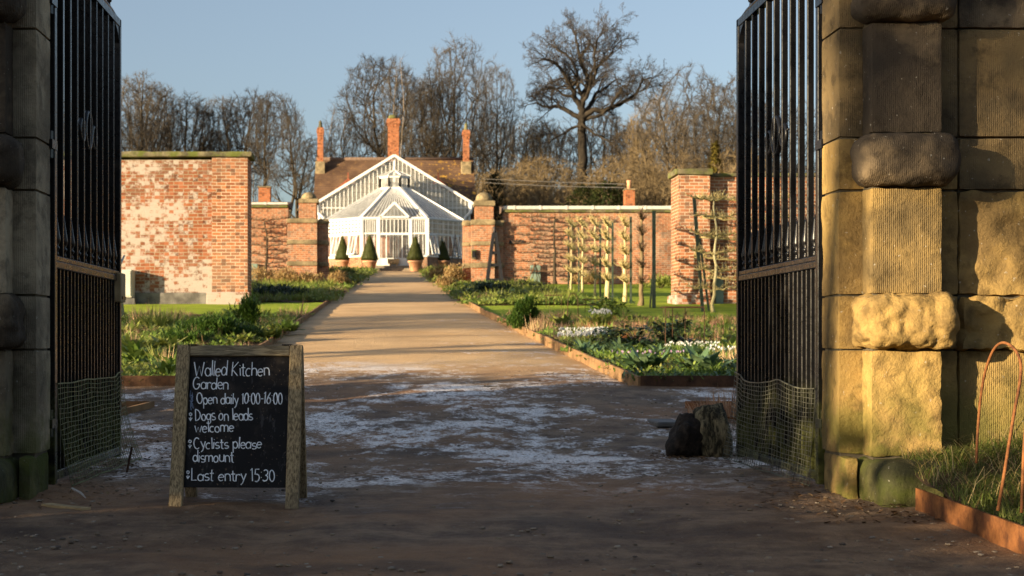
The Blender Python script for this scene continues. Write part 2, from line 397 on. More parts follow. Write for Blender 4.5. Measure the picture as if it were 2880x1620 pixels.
t = NT('lawn_turf'); v = t.pos(); n1 = t.noise(v, 1.2, 6, .65); n3 = t.noise(v, 30, 4, .7)
M['lawn'] = t.fin(t.mix(t.ramp(n1, .3, .7), (.19, .26, .022), (.31, .38, .04)), .9, t.bump(n3, .8, .03), .1)
t = NT('field_earth'); v = t.pos(); n1 = t.noise(v, .4, 6, .65); n3 = t.noise(v, 14, 5, .7)
M['field'] = t.fin(t.mix(t.ramp(n1, .35, .65), (.13, .09, .05), (.12, .13, .03)), .95, t.bump(n3, .8, .03), .1)
t = NT('clay_roof_tiles'); v = t.obj(); n1 = t.noise(v, .8, 5, .6); n2 = t.noise(v, 3.2, 5, .7)
wv = t.n('TexWave', wave_type='BANDS', bands_direction='Z', i_Vector=v, i_Scale=2.2, i_Distortion=.6).outputs[1]
xx = t.n('SeparateXYZ', i_0=v).outputs[0]
c = t.mix(t.ramp(n1, .35, .65), (.085, .05, .032), (.15, .09, .055)); c = t.mix(t.math('MULTIPLY', t.ramp(wv, .6, .95), .35), c, (.04, .025, .02))
li = t.math('MULTIPLY', t.ramp(n2, .54, .64), t.ramp(xx, .5, 3.5, .12, 1.))
M['roof'] = t.fin(t.mix(t.math('MULTIPLY', li, .85), c, (.42, .24, .035)), .9, t.bump(wv, .6, .03), .1)
M['roof_red'] = plain('red_ridge_tile', (.24, .07, .035), .8)
M['roof_strip'] = plain('brown_tile_strip', (.13, .085, .06), .85)
# window glass: partly see-through, partly mirror, with a film of condensation
def glass(name, film, haze):
    t = NT(name); tr = t.n('BsdfTransparent'); gl = t.n('BsdfGlossy', i_1=.06); df = t.n('BsdfDiffuse', i_0=(.72, .72, .68, 1)); tl = t.n('BsdfTranslucent', i_0=(.75, .74, .7, 1))
    fr = t.n('Fresnel', i_0=1.45); m1 = t.n('MixShader', i_0=t.math('ADD', t.math('MULTIPLY', fr.outputs[0], .8), .03), i_1=tr.outputs[0], i_2=gl.outputs[0])
    d2 = t.n('MixShader', i_0=.45, i_1=df.outputs[0], i_2=tl.outputs[0])
    nz = t.noise(t.obj(), 1.5, 4); m2 = t.n('MixShader', i_0=t.ramp(nz, .3, .7, film, haze), i_1=m1.outputs[0], i_2=d2.outputs[0])
    t.t.links.new(m2.outputs[0], t.out.inputs[0]); return t.m
M['glass'] = glass('conservatory_glass', .05, .18)
M['glass_roof'] = glass('milky_roof_glass', .22, .45)

# ------------------------------------------------------------------ ground
def gsheet(x0, x1, y0, y1, dz, dx=1., dy=1., amp=0., freq=1.):
    X = np.linspace(x0, x1, max(2, int((x1 - x0) / dx) + 1)); Y = np.linspace(y0, y1, max(2, int((y1 - y0) / dy) + 1))
    def zf(gx, gy):
        Z = gza(gy) + dz
        if amp:
            Z = Z + amp * np.array([mnoise.fractal((a * freq, b * freq, 3.3), 1, 2, 4) for a, b in zip(gx.ravel(), gy.ravel())]).reshape(gx.shape)
        return Z
    return MB().sheet(X, Y, zf)
ys = np.array([-60, -20, 0, 5, 9, 11.5, 14.8, 18, 22.1, 27, 33, 38.6, 47, 60, 70, 82, 90, 105, 120, 160, 200, 300, 450, 700])
xs = np.array([-500, -200, -80, -30, -12, -6, 0, 6, 12, 30, 80, 200, 500])
solo('ground', MB().sheet(xs, ys, lambda a, b: gza(b) - .06), M['field'], kind='structure')

def path_half(y):   # (left, right) edge of the path
    l = np.interp(y, [14.8, 22, 33, 47, 60, 84], [-1.95, -1.92, -1.93, -2.0, -1.75, -1.40])
    r = np.interp(y, [14.8, 22, 33, 47, 60, 84], [2.49, 2.25, 1.97, 1.86, 1.7, 1.45])
    return l, r
# the gravel path: forecourt and gateway first (fine relief), then the drive up to the conservatory
def pathmesh():
    mb = MB()
    X = np.linspace(-4.4, 5.2, 200); Y = np.linspace(3.6, 14.9, 300)
    gx, gy = np.meshgrid(X, Y)
    h = np.array([mnoise.fractal((a * .9, b * 1.8, .5), 1, 2, 5) * .012 + mnoise.noise((a * 9, b * 14, 1.7)) * .005 + mnoise.noise((a * 2.2, b * 5, 7.7)) * .008
                  for a, b in zip(gx.ravel(), gy.ravel())]).reshape(gx.shape)
    h = h - .022 * (np.exp(-((gx + .55 + .12 * np.sin(gy * .5)) / .22) ** 2) + np.exp(-((gx - 1.05 + .10 * np.sin(gy * .4 + 1)) / .22) ** 2)) * (.6 + .4 * np.sin(gy * 2.3))
    mb.sheet(X, Y, lambda a, b: gza(b) + .012 + h)
    Y2 = np.concatenate([np.linspace(14.9, 40, 150), np.linspace(40.5, 84.4, 90)])
    T = np.linspace(0, 1, 40)
    L, R = path_half(Y2)
    gx = L[:, None] + (R - L)[:, None] * T[None]; gy = np.repeat(Y2[:, None], 40, 1)
    h = np.array([mnoise.fractal((a * .9, b * 1.4, .5), 1, 2, 4) * .014 for a, b in zip(gx.ravel(), gy.ravel())]).reshape(gx.shape)
    Z = gza(gy) + .008 + h - .03 * (np.abs(T - .5) * 2)[None] ** 4
    nx = 40; i = np.arange((len(Y2) - 1) * (nx - 1)); r = i // (nx - 1); c = i % (nx - 1); a = r * nx + c
    mb.add(np.stack([gx.ravel(), gy.ravel(), Z.ravel()], 1), [np.stack([a, a + 1, a + nx + 1, a + nx], 1)])
    # cross walk and outer forecourt
    for x0, x1, y0, y1 in ((-14, -4.4, 13.1, 14.7), (5.2, 14, 13.1, 14.7), (-12, -4.4, -15, 7.2), (5.2, 12, -15, 5.2), (-4.4, 5.2, -15, 3.6)):
        mb.sheet(np.linspace(x0, x1, 20), np.linspace(y0, y1, 20), lambda a, b: gza(b) + .006)
    return mb
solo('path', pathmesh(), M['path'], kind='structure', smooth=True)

# beds and lawns
def bedsheet(x_in, x_out, y0, y1, dz=.05, amp=.05):
    # inner edge follows the path
    ny = int((y1 - y0) / .25) + 2; Y = np.linspace(y0, y1, ny); nx = 36
    xi = np.array([x_in(y) for y in Y]); T = np.linspace(0, 1, nx) ** 1.3
    gx = xi[:, None] + (x_out - xi)[:, None] * T[None]; gy = np.repeat(Y[:, None], nx, 1)
    h = np.array([mnoise.fractal((a * 2, b * 2, 9.5), 1, 2, 4) for a, b in zip(gx.ravel(), gy.ravel())]).reshape(gx.shape) * amp
    Z = gza(gy) + dz + h; i = np.arange((ny - 1) * (nx - 1)); r = i // (nx - 1); c = i % (nx - 1); a = r * nx + c
    return MB().add(np.stack([gx.ravel(), gy.ravel(), Z.ravel()], 1), [np.stack([a, a + 1, a + nx + 1, a + nx], 1)])
LE = lambda y: float(path_half(y)[0]) - .04
RE = lambda y: float(path_half(y)[1]) + .04
solo('bed_soil', bedsheet(LE, -12, 14.95, 31.5), M['soil'], kind='structure', smooth=True)
solo('bed_soil', bedsheet(RE, 12, 14.95, 29.5), M['soil'], kind='structure', smooth=True)
solo('bed_soil', bedsheet(LE, -12, 39.8, 58.5), M['soil'], kind='structure', smooth=True)
solo('bed_soil', bedsheet(RE, 5.6, 37.5, 58.5), M['soil'], kind='structure', smooth=True)
solo('bed_soil', bedsheet(LE, -7, 61.2, 84), M['soil'], kind='structure', smooth=True)
solo('bed_soil', bedsheet(RE, 7, 61.2, 84), M['soil'], kind='structure', smooth=True)
solo('lawn', bedsheet(LE, -14, 31.5, 39.8, .04, .015), M['lawn'], kind='structure', smooth=True)
solo('lawn', bedsheet(RE, 30, 29.5, 37.5, .04, .015), M['lawn'], kind='structure', smooth=True)
solo('lawn', gsheet(5.6, 30, 37.5, 59, .04, .5, .5, .015), M['lawn'], kind='structure', smooth=True)

# ------------------------------------------------------------------ stone gate pillars and boundary walls
def rock(x0, x1, y0, y1, z0, z1, res=.03, rnd_=.012, amp=.006, freq=6, cushion=0., seed=0):
    """a dressed block: subdivided box, softened edges, surface worn by noise"""
    mb = MB(); c = np.array([(x0 + x1) / 2, (y0 + y1) / 2, (z0 + z1) / 2]); h = np.array([x1 - x0, y1 - y0, z1 - z0]) / 2
    for ax in range(3):
        o = [a for a in range(3) if a != ax]
        nu = max(3, min(56, int(2 * h[o[0]] / res))) + 1; nv = max(3, min(56, int(2 * h[o[1]] / res))) + 1
        for sg in (-1, 1):
            if ax == 2 and sg == -1 : pass
            U, Vv = np.meshgrid(np.linspace(-1, 1, nu), np.linspace(-1, 1, nv))
            P = np.zeros((nu * nv, 3)); P[:, ax] = sg * h[ax]; P[:, o[0]] = U.ravel() * h[o[0]]; P[:, o[1]] = Vv.ravel() * h[o[1]]
            r = rnd_
            q = np.clip(P, -(h - r), (h - r)); dlt = P - q; L = np.linalg.norm(dlt, axis=1); L[L == 0] = 1
            nrm = dlt / L[:, None]; P = q + nrm * r
            if cushion:
                k = (P / h); bulge = cushion * np.clip(1 - np.abs(k[:, 2]) ** 2.2, 0, 1)
                P[:, 0] += np.sign(P[:, 0]) * np.abs(k[:, 0]) ** 4 * bulge; P[:, 1] += np.sign(P[:, 1]) * np.abs(k[:, 1]) ** 3 * bulge
            W = P + c
            d = np.array([mnoise.fractal((p[0] * freq + seed, p[1] * freq, p[2] * freq), 1, 2.1, 4) for p in W]) * amp
            W = W + nrm * d[:, None]
            i = np.arange((nv - 1) * (nu - 1)); rr = i // (nu - 1); cc = i % (nu - 1); a = rr * nu + cc
            f = np.stack([a, a + 1, a + nu + 1, a + nu], 1)
            if (sg == 1) == (ax == 1): f = f[:, ::-1]
            mb.add(W, [f])
    return mb
MIRX = .2135
def pillar(side):
    # side=+1 right pillar as measured; side=-1 mirrored about the middle of the gateway
    def m(a, b): return (a, b) if side > 0 else (2 * MIRX - b, 2 * MIRX - a)
    base = (m(2.6, 2.6)[0], 7.7, 0)
    r = thing('gate_pillar', base, 'golden rusticated sandstone gate pillar on the right, its lower courses sunlit' if side > 0 else
              'dark weathered sandstone gate pillar at the left edge, cushion blocks seen side on', 'pillar')
    zz = [.229, .787, 1.077, 1.636, 1.915, 2.495, 2.79, 3.36, 3.62]
    k = 0
    g = .004
    # plinth
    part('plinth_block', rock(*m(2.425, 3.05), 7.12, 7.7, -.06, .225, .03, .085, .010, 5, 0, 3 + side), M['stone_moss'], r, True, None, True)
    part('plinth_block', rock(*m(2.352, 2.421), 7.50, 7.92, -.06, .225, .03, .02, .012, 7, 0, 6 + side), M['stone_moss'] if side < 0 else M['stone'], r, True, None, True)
    for i in range(len(zz) - 1):
        z0, z1 = zz[i] + g, zz[i + 1] - g
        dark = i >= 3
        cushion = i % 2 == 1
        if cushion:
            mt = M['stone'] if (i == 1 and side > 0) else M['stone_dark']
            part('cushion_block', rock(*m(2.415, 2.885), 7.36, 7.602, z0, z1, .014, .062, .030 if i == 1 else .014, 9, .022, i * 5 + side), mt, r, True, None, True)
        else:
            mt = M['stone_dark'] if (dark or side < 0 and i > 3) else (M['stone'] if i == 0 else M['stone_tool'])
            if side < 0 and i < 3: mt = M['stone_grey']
            part('stone_block', rock(*m(2.467, 2.835), 7.45, 7.605, z0, z1, .016, .010, .010 if i == 0 else .004, 14, 0, i * 3 + side), mt, r, True, None, True)
        # jamb block behind
        mt = M['stone_grey'] if side < 0 else (M['stone'] if i < 4 else M['stone_brown_shade'])
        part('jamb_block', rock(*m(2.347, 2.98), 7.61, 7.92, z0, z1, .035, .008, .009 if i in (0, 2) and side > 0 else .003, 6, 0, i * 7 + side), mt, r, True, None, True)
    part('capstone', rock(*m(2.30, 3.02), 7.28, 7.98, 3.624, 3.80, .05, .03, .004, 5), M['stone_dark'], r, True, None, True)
    core = MB(); a, b = m(2.362, 2.97); core.box(a, b, 7.63, 7.905, 0, 3.62); a, b = m(2.48, 2.82); core.box(a, b, 7.468, 7.629, .2, 3.62)
    part('mortar_core', core, M['mortar'], r, False, None, True)
    # the boundary wall beyond the pillar
    w = thing('boundary_wall', (m(4, 4)[0], 7.8, 0), 'coursed sandstone boundary wall running off to the right behind the rusty hoops' if side > 0 else
              'coursed sandstone boundary wall running off to the left of the gateway', 'wall')
    zz = [-.05, .787, 1.077, 1.636, 1.915, 2.495, 2.9]
    for i in range(len(zz) - 1):
        x = 2.987; j = 0
        end = 7.0 if side > 0 else 10
        while x < end:
            L = (.9, 1.15, 1.0)[(i + j) % 3] if x < 6 else 4.0
            mt = (M['stone_tool'], M['stone'], M['stone'], M['stone_brown_shade'], M['stone_brown_shade'], M['stone_dark'])[i]
            rough = .04 if i == 1 else (.022 if i == 2 and j == 0 else .005)
            yf = 7.61 - (.05 if i == 1 else 0)
            part('stone_block', rock(*m(x, x + L - .006), yf, 8.05, zz[i] + g, zz[i + 1] - g, .022 if x < 4 else .2, .010, rough, 8, 0, i * 11 + j), mt, w, True, None, True)
            x += L; j += 1
        end_x = x
    part('coping', rock(*m(2.99, end_x), 7.55, 8.15, 2.905, 3.05, .1, .02, .004, 4), M['coping'], w, True, None, True)
    core = MB(); a, b = m(2.99, end_x - .02); core.box(a, b, 7.64, 8.03, 0, 2.9); part('mortar_core', core, M['mortar'], w, False, None, True)
pillar(1); pillar(-1)

# ------------------------------------------------------------------ iron gates
def gate(hx, hy, s, label, locked):
    """leaf along +Y from the hinge; s = direction of the drive (-1: drive lies at smaller x)"""
    r = thing('iron_gate', (hx, hy, 0), label, 'gate', 'tall black iron entrance gates')
    L = 1.93; H = 3.06
    I = M['iron']
    mb = MB(); mb.bev(-.025, .025, 0, .05, .03, H + .25, .004); part('hinge_stile', mb, I, r)
    mb = MB(); mb.bev(-.025, .025, L - .05, L, .03, H, .004); part('meeting_stile', mb, I, r)
    mb = MB(); mb.bev(-.022, .022, .052, L - .052, 1.245, 1.285, .004); mb.bev(-.020, .020, .052, L - .052, 1.285, 1.315, .004); part('middle_rail', mb, I, r)
    mb = MB(); mb.bev(-.022, .022, .052, L - .052, .05, .10, .004); part('bottom_rail', mb, I, r)
    # top rail with a dropped, rounded end at the meeting stile
    pts = [(0, y, z) for y, z in ((.052, H), (L - .5, H), (L - .25, H - .005), (L - .12, H - .02), (L - .03, H - .05))]
    mb = MB(); mb.bar((0, .052, H - .03), (0, L - .02, H - .03), .05, .05); mb.tube([(0, p[1], p[2] + .01) for p in pts], .022, 8)
    mb.prism([(L - .19, H - .056), (L - .052, H - .056), (L - .052, H - .17), (L - .075, H - .12), (L - .12, H - .085)], 'x', -.018, .018); part('top_rail', mb, I, r)
    n = 10
    step = (L - .1) / n
    for k in range(1, n):
        y = .05 + k * step
        mb = MB(); mb.bev(-.019, .019, y - .011, y + .011, 1.315, H - .055, .004); part('upright_bar', mb, I, r)
    for k in range(2 * n):
        y = .05 + (k + .5) * step / 2
        if k == 0: y += .004
        mb = MB(); mb.bev(-.013, .013, y - .009, y + .009, .10, 1.245, .003); part('dog_bar', mb, I, r)
    prof = [(.012, 0), (.018, .004), (.012, .02), (.010, .035), (.019, .045), (.019, .052), (.010, .062), (.022, .085), (.024, .10), (.015, .15), (.007, .21), (.001, .25)]
    sp0 = MB().lathe(prof, (0, 0, 0), 10)
    for k in range(n):
        y = .05 + (k + .5) * step
        p = part('spear_finial', sp0, I, r, True); p.location = (0, y, 1.314)
    for k in range(n):
        y = .05 + (k + .5) * step
        if y > L - .2: continue
        p = part('top_finial', sp0, I, r, True); p.location = (0, y, H + .005); p.scale = (1.2, 1.2, 1.1)
    # ring ornament: a large and two small rings between the bars
    zc = 2.12 if s < 0 else 2.15
    yc = .05 + 5 * step
    mb = MB()
    mb.tube([(0, yc + .085 * math.cos(a), zc + .115 * math.sin(a)) for a in np.linspace(0, 2 * PI, 28)[:-1]], .016, 8, closed=True)
    for dy in (-.17, .17):
        mb.tube([(0, yc + dy + .06 * math.cos(a), zc - .02 + .068 * math.sin(a)) for a in np.linspace(0, 2 * PI, 20)[:-1]], .014, 8, closed=True)
        mb.bar((0, yc + dy - .1, zc), (0, yc + dy + .1, zc), .012)
    part('ring_ornament', mb, I, r, True)
    for z in (.35, 1.9, 2.7):
        mb = MB(); mb.box(-.035 * 1, .035, -.10, .02, z, z + .05); mb.tube([(0, -.05, z - .05), (0, -.05, z + .1)], .028, 8); part('hinge', mb, I, r)
    if locked:
        mb = MB(); mb.bev(-.05, .05, L - .15, L + .02, 1.10, 1.30, .006)
        lk = part('lock_box', mb, M['tan'], r, label='tan wooden lock block on the gate edge')
        mb = MB()
        for z in (1.12, 1.28):
            for y in (L - .13, L - .06, L): mb.lathe([(.008, 0), (.006, .006)], (0, 0, 0), 6)
        mb = MB(); mb.bar((0.054, L - .12, 1.13), (.054, L, 1.13), .006, .02); mb.bar((-.054, L - .12, 1.27), (-.054, L, 1.27), .006, .02); part('lock_strap', mb, I, lk)
    # wire-mesh guard wired to the lower part, sagging away towards the drive
    mb = MB(); rr = random.Random(5 + s)
    nv, nh = 34, 20
    top = .60
    def pt(u, v):
        u = min(1, max(0, u)); v = min(1, max(0, v)); y = .03 + u * (L - .02)
        wob = .012 * math.sin(u * 9 + s) + .008 * math.sin(u * 23)
        zt = top - .04 * abs(math.sin(u * 5.2 + 1)) * (1 if s < 0 else .2) + (0.02 if u > .9 else 0)
        z = .02 + (zt - .02) * v
        out = .035 + .07 * (1 - v) ** 1.5 * (.4 + .6 * u) + .006 * math.sin(u * 14 + v * 4) * (1 - v * .5)
        if s > 0: out += .05 * (1 - v) ** 3
        return (s * -1 * -out if False else s * out, y + wob * .4 * (1 - v) + .03 * (1 - v) * u, z)
    for i in range(nv + 1):
        u = i / nv
        mb.tube([pt(u + .004 * math.sin(i * 3 + v * 7), v) for v in np.linspace(0, 1, 9)], .0021, 4, False)
    for j in range(nh + 1):
        v = (j / nh) ** 1.0
        mb.tube([pt(u, v + .006 * math.sin(u * 20 + j)) for u in np.linspace(0, 1, 24)], .0022 if 0 < j < nh else .005, 4, False)
    part('mesh_guard', mb, M['wire'] if s < 0 else M['wire_moss'], r)
    return r
gate(2.375, 8.0, -1, 'black iron gate leaf standing open beside the sunlit right pillar', False)
gate(-1.94, 8.0, 1, 'black iron gate leaf standing open beside the dark left pillar', True)

# ------------------------------------------------------------------ chalkboard sign
def arc(cx, cy, rx, ry, a0, a1, n=12):
    return [(cx + rx * math.cos(math.radians(a)), cy + ry * math.sin(math.radians(a))) for a in np.linspace(a0, a1, n)]
bowl = arc(.155, .27, .14, .27, 20, 380, 18)
G = {
 'a': (.36, [arc(.15, .27, .14, .27, 60, 300), [(.30, .54), (.30, 0)], [(.22, .5), (.30, .42)], [(.22, .03), (.30, .14)]]),
 'c': (.32, [arc(.16, .27, .15, .27, 55, 305)]),
 'd': (.36, [bowl, [(.31, 1.0), (.31, 0)]]),
 'e': (.34, [[(.02, .28), (.29, .31)] + arc(.155, .27, .145, .27, 10, 318)]),
 'g': (.36, [bowl, [(.31, .54), (.31, -.2)] + arc(.17, -.2, .14, .14, 0, -150, 8)]),
 'h': (.35, [[(.02, 1.0), (.02, 0)], arc(.16, .34, .14, .2, 180, 0, 9) + [(.30, 0)]]),
 'i': (.12, [[(.05, .54), (.05, 0)], [(.045, .74), (.06, .77)]]),
 'l': (.12, [[(.05, 1.0), (.05, 0)]]),
 'm': (.56, [[(.02, .54), (.02, 0)], arc(.14, .36, .12, .18, 180, 0, 8) + [(.26, 0)], arc(.38, .36, .12, .18, 180, 0, 8) + [(.50, 0)]]),
 'n': (.35, [[(.02, .54), (.02, 0)], arc(.16, .34, .14, .2, 180, 0, 9) + [(.30, 0)]]),
 'o': (.36, [bowl]),
 'p': (.36, [[(.02, .54), (.02, -.36)], arc(.16, .27, .14, .27, 160, -160, 16)]),
 'r': (.26, [[(.02, .54), (.02, 0)], arc(.15, .34, .13, .2, 180, 40, 7)]),
 's': (.30, [arc(.15, .40, .12, .14, 50, 270, 9) + arc(.15, .13, .13, .13, 90, -140, 9)]),
 't': (.26, [[(.10, .85), (.10, .1)] + arc(.17, .09, .07, .09, 180, 300, 5), [(.0, .58), (.22, .58)]]),
 'u': (.36, [[(.02, .54), (.02, .18)] + arc(.16, .18, .14, .18, 180, 360, 8), [(.30, .54), (.30, 0)]]),
 'w': (.48, [[(.0, .54), (.11, .02), (.22, .42), (.33, .02), (.44, .54)]]),
 'y': (.34, [[(.02, .54), (.16, .06)], [(.30, .54), (.12, -.2), (.02, -.34)]]),
 'W': (.62, [[(.0, 1.0), (.15, .0), (.29, .72), (.43, .0), (.56, 1.0)]]),
 'K': (.42, [[(.03, 1.0), (.03, 0)], [(.34, 1.0), (.03, .48), (.36, 0)]]),
 'G': (.48, [arc(.22, .5, .2, .5, 50, 330, 16) + [(.40, .42)], [(.24, .42), (.42, .42)]]),
 'O': (.46, [arc(.21, .48, .19, .48, 0, 360, 22)]),
 'D': (.44, [[(.03, 1.0), (.03, 0)] + arc(.03, .5, .34, .5, -90, 90, 14)]),
 'C': (.42, [arc(.21, .5, .19, .5, 50, 310, 16)]),
 'L': (.36, [[(.03, 1.0), (.03, 0), (.30, .02)]]),
 '1': (.18, [[(.0, .82), (.08, .98), (.08, 0)]]),
 '0': (.34, [arc(.155, .48, .135, .48, 0, 360, 20)]),
 '6': (.34, [[(.24, .96), (.10, .62), (.03, .32)] + arc(.16, .26, .13, .26, 170, -190, 16)]),
 '5': (.34, [[(.27, .96), (.06, .96), (.05, .56)] + arc(.14, .29, .15, .29, 100, -120, 12)]),
 '3': (.34, [arc(.13, .73, .13, .24, 140, -90, 10) + arc(.13, .25, .15, .25, 90, -140, 10)]),
 ':': (.14, [[(.05, .24), (.06, .27)], [(.05, .64), (.06, .67)]]),
 '-': (.26, [[(.03, .46), (.20, .46)]]),
 ' ': (.22, []),
}
def sign():
    d0 = 7.06
    cx = px(588, d0)
    r = thing('chalkboard_sign', (cx, d0, 0), 'wooden A-frame chalkboard with white opening times standing on the gravel', 'sign', None, math.radians(-1.2))
    Wd = .642; H = .81; lean = .245 / .81
    rl = random.Random(3)
    def P(x, s, o):   # point on front panel: x across, s up the slope (0..1 of H), o outwards (towards the viewer)
        return Vector((x, s * H * lean - o * 1 / math.sqrt(1 + lean * lean), s * H + o * lean / math.sqrt(1 + lean * lean)))
    def slab(mb, x0, x1, s0, s1, o0, o1, b=.004):
        q = MB().bev(x0, x1, o0, o1, s0, s1, b)
        V = np.concatenate(q.V); V2 = np.array([P(v[0], v[2], v[1]) for v in V]); mb.add(V2, q.Fc)
        return mb
    st = .066
    for (a, b) in ((-Wd / 2, -Wd / 2 + st), (Wd / 2 - st, Wd / 2)):
        part('stile', slab(MB(), a, b, 0, 1.0, -.02, .018), M['oak'], r)
    part('top_rail', slab(MB(), -Wd / 2 + st + .001, Wd / 2 - st - .001, .932, .998, -.018, .014), M['oak_rail'], r)
    board = part('board', slab(MB(), -Wd / 2 + st + .001, Wd / 2 - st - .001, .135, .931, -.016, -.006, .001), M['board'], r)
    # rear panel
    def Rr(V): return np.array([(v[0], 2 * lean * H - v[1] + .012, v[2]) for v in V])
    for nm, args, mt in (('rear_leg', (-Wd / 2, -Wd / 2 + .06, 0, .985, -.02, .018), 'oak'), ('rear_leg', (Wd / 2 - .06, Wd / 2, 0, .985, -.02, .018), 'oak'),
                         ('rear_rail', (-Wd / 2 + .061, Wd / 2 - .061, .92, .98, -.018, .014), 'oak_rail'), ('rear_board', (-Wd / 2 + .061, Wd / 2 - .061, .135, .919, -.016, -.006), 'board')):
        q = slab(MB(), *args); V = Rr(np.concatenate(q.V)); mb = MB().add(V, [f[:, ::-1] for f in q.Fc]); part(nm, mb, M[mt], r)
    mb = MB()
    for sx in (-1, 1): mb.bar((sx * .24, H * lean - .02, H + .004), (sx * .24, H * lean + .035, H + .004), .05, .005)
    part('top_hinge', mb, M['iron'], r)
    # lettering, drawn stroke by stroke: photograph pixels -> board coordinates
    bx0, bx1 = 478., 727.; by0, by1 = 900., 1222.
    def U(x, y):
        k = (y - by0) / (by1 - by0)
        sh = -8 * k                                   # the photographed sign leans a little: lines step left towards the foot
        u = ((x - sh - bx0) / (bx1 - bx0) - .5) * (Wd - 2 * st)
        s = .931 - k * (.931 - .135)
        return u, s
    lines = [('Walled Kitchen', 489, 675, 912, 948), ('Garden', 487, 574, 951, 982), ('Open daily 10:00-16:00', 497, 708, 990, 1018), ('Dogs on leads', 494, 635, 1030, 1059),
             ('welcome', 494, 589, 1060, 1088), ('Cyclists please', 492, 658, 1100, 1128), ('dismount', 491, 590, 1132, 1161), ('Last entry 15:30', 488, 690, 1177, 1207)]
    for txt, x0, x1, yt, yb in lines:
        wn = sum(G[c][0] for c in txt) - .06; mb = MB(); cur = 0
        hgt = yb - yt
        for ch in txt:
            w, strokes = G[ch]; jy = rl.uniform(-.05, .05); jr = rl.uniform(-.06, .06); js = rl.uniform(.93, 1.06)
            for s in strokes:
                pts = []
                for (a, b) in s:
                    X = x0 + (cur + a + (b - .5) * jr) / wn * (x1 - x0); Y = yb - (b * js + jy) * hgt
                    u, v = U(X, Y); pts.append(P(u, v, -.0045))
                mb.tube(pts, [.0030 * rl.uniform(.8, 1.15) for _ in pts], 5)
            cur += w
        part('lettering', mb, M['chalk'], board)
    # little chalk flowers in the margin
    for k, (fx, fy) in enumerate(((484, 1000), (483, 1044), (483, 1111), (480, 1186))):
        mb = MB()
        for i in range(6):
            a = i * PI / 3 + .3; u, v = U(fx + 4.2 * math.cos(a), fy + 4.2 * math.sin(a)); u0, v0 = U(fx, fy)
            mb.tube([P(u0 + (u - u0) * .45, v0 + (v - v0) * .45, -.0048), P(u, v, -.0048)], [.0032, .0036], 5)
        st_ = [P(*U(fx, fy + 6 + q), -.005) for q in (0, 5, 11)]; mb.tube(st_, .0016, 4)
        for q in (-1, 1):
            mb.tube([P(*U(fx, fy + 15), -.005), P(*U(fx + q * 4, fy + 9), -.005)], [.0035, .002], 5)
        part('chalk_flower', mb, M['chalk_smear'] if k == 0 else M['chalk'], board)
    mb = MB()
    for k in range(9):
        x = 480 + rl.uniform(0, 9); y = 985 + k * 4.5
        mb.tube([P(*U(x, y), -.0055), P(*U(x + rl.uniform(-3, 3), y + 13), -.0055)], .0024, 4)
    part('chalk_smear', mb, M['chalk_smear'], board)
sign()

# ------------------------------------------------------------------ edgings, hoops, log and other small things near the gate
def edging(name, pts, h, th, m, label, cat='edging', group=None, sink=.03, jag=0.):
    mb = MB(); P = [Vector(p) for p in pts]
    for a, b in zip(P, P[1:]):
        n = max(1, int((b - a).length / .6)); dr = (b - a).normalized(); nr = Vector((-dr.y, dr.x, 0)) * th / 2
        for k in range(n):
            p = a + (b - a) * (k / n); q = a + (b - a) * ((k + 1) / n)
            za = gz(p.y) - sink; zb = gz(q.y) - sink; ha = h + jag * rnd.uniform(-1, 1); sh = nr * rnd.uniform(-1, 1) * (jag * 20)
            V = []
            for (o, z0) in ((p + dr * .001, za), (q - dr * .001, zb)):
                for s in (-1, 1):
                    for z in (z0, z0 + sink + ha): V.append((o.x + s * nr.x + sh.x, o.y + s * nr.y + sh.y, z))
            mb.add(V, [[(0, 1, 3, 2), (4, 6, 7, 5), (0, 4, 5, 1), (2, 3, 7, 6), (1, 5, 7, 3), (0, 2, 6, 4)]])
    return solo(name, mb, m, label, cat, group)
edging('bed_edging', [(RE(y) - .02, y, 0) for y in (14.85, 18, 22, 27, 33, 40, 47, 60)], .11, .035, M['timberedge'], 'brown timber edging along the right side of the path', 'edging', None, .03, .006)
edging('bed_edging', [(LE(y) + .02, y, 0) for y in (14.85, 18, 22, 27, 33, 40, 47, 60)], .09, .035, M['timberedge'], 'brown timber edging along the left side of the path', 'edging', None, .03, .006)
edging('steel_edging', [(RE(14.85) - .01, 14.84, 0), (12, 14.84, 0)], .12, .012, M['rust_dark'], 'dark rusty edging across the front of the right flower bed', 'edging')
edging('steel_edging', [(LE(14.85) + .01, 14.84, 0), (-12, 14.84, 0)], .12, .012, M['rust_dark'], 'dark rusty edging across the front of the left flower bed', 'edging')
edging('corner_edging', [(2.90, 12.05, 0), (2.62, 13.0, 0), (4.6, 13.0, 0)], .075, .02, M['rust'], 'rusty corner edging of the small bed behind the log', 'edging', None, .05)
edging('corner_edging', [(-2.85, 11.0, 0), (-2.22, 13.0, 0), (-4.6, 13.0, 0)], .075, .03, M['timberedge'], 'wooden corner edging of the small bed behind the left gate', 'edging', None, .05)
mb = MB().sheet(np.linspace(2.92, 5, 12), np.linspace(11.2, 12.98, 12), lambda a, b: gza(b) + .06); solo('bed_soil', mb, M['soil'], kind='structure')
mb = MB().sheet(np.linspace(-5, -2.5, 12), np.linspace(11.2, 12.98, 12), lambda a, b: gza(b) + .05); solo('bed_soil', mb, M['soil'], kind='structure')
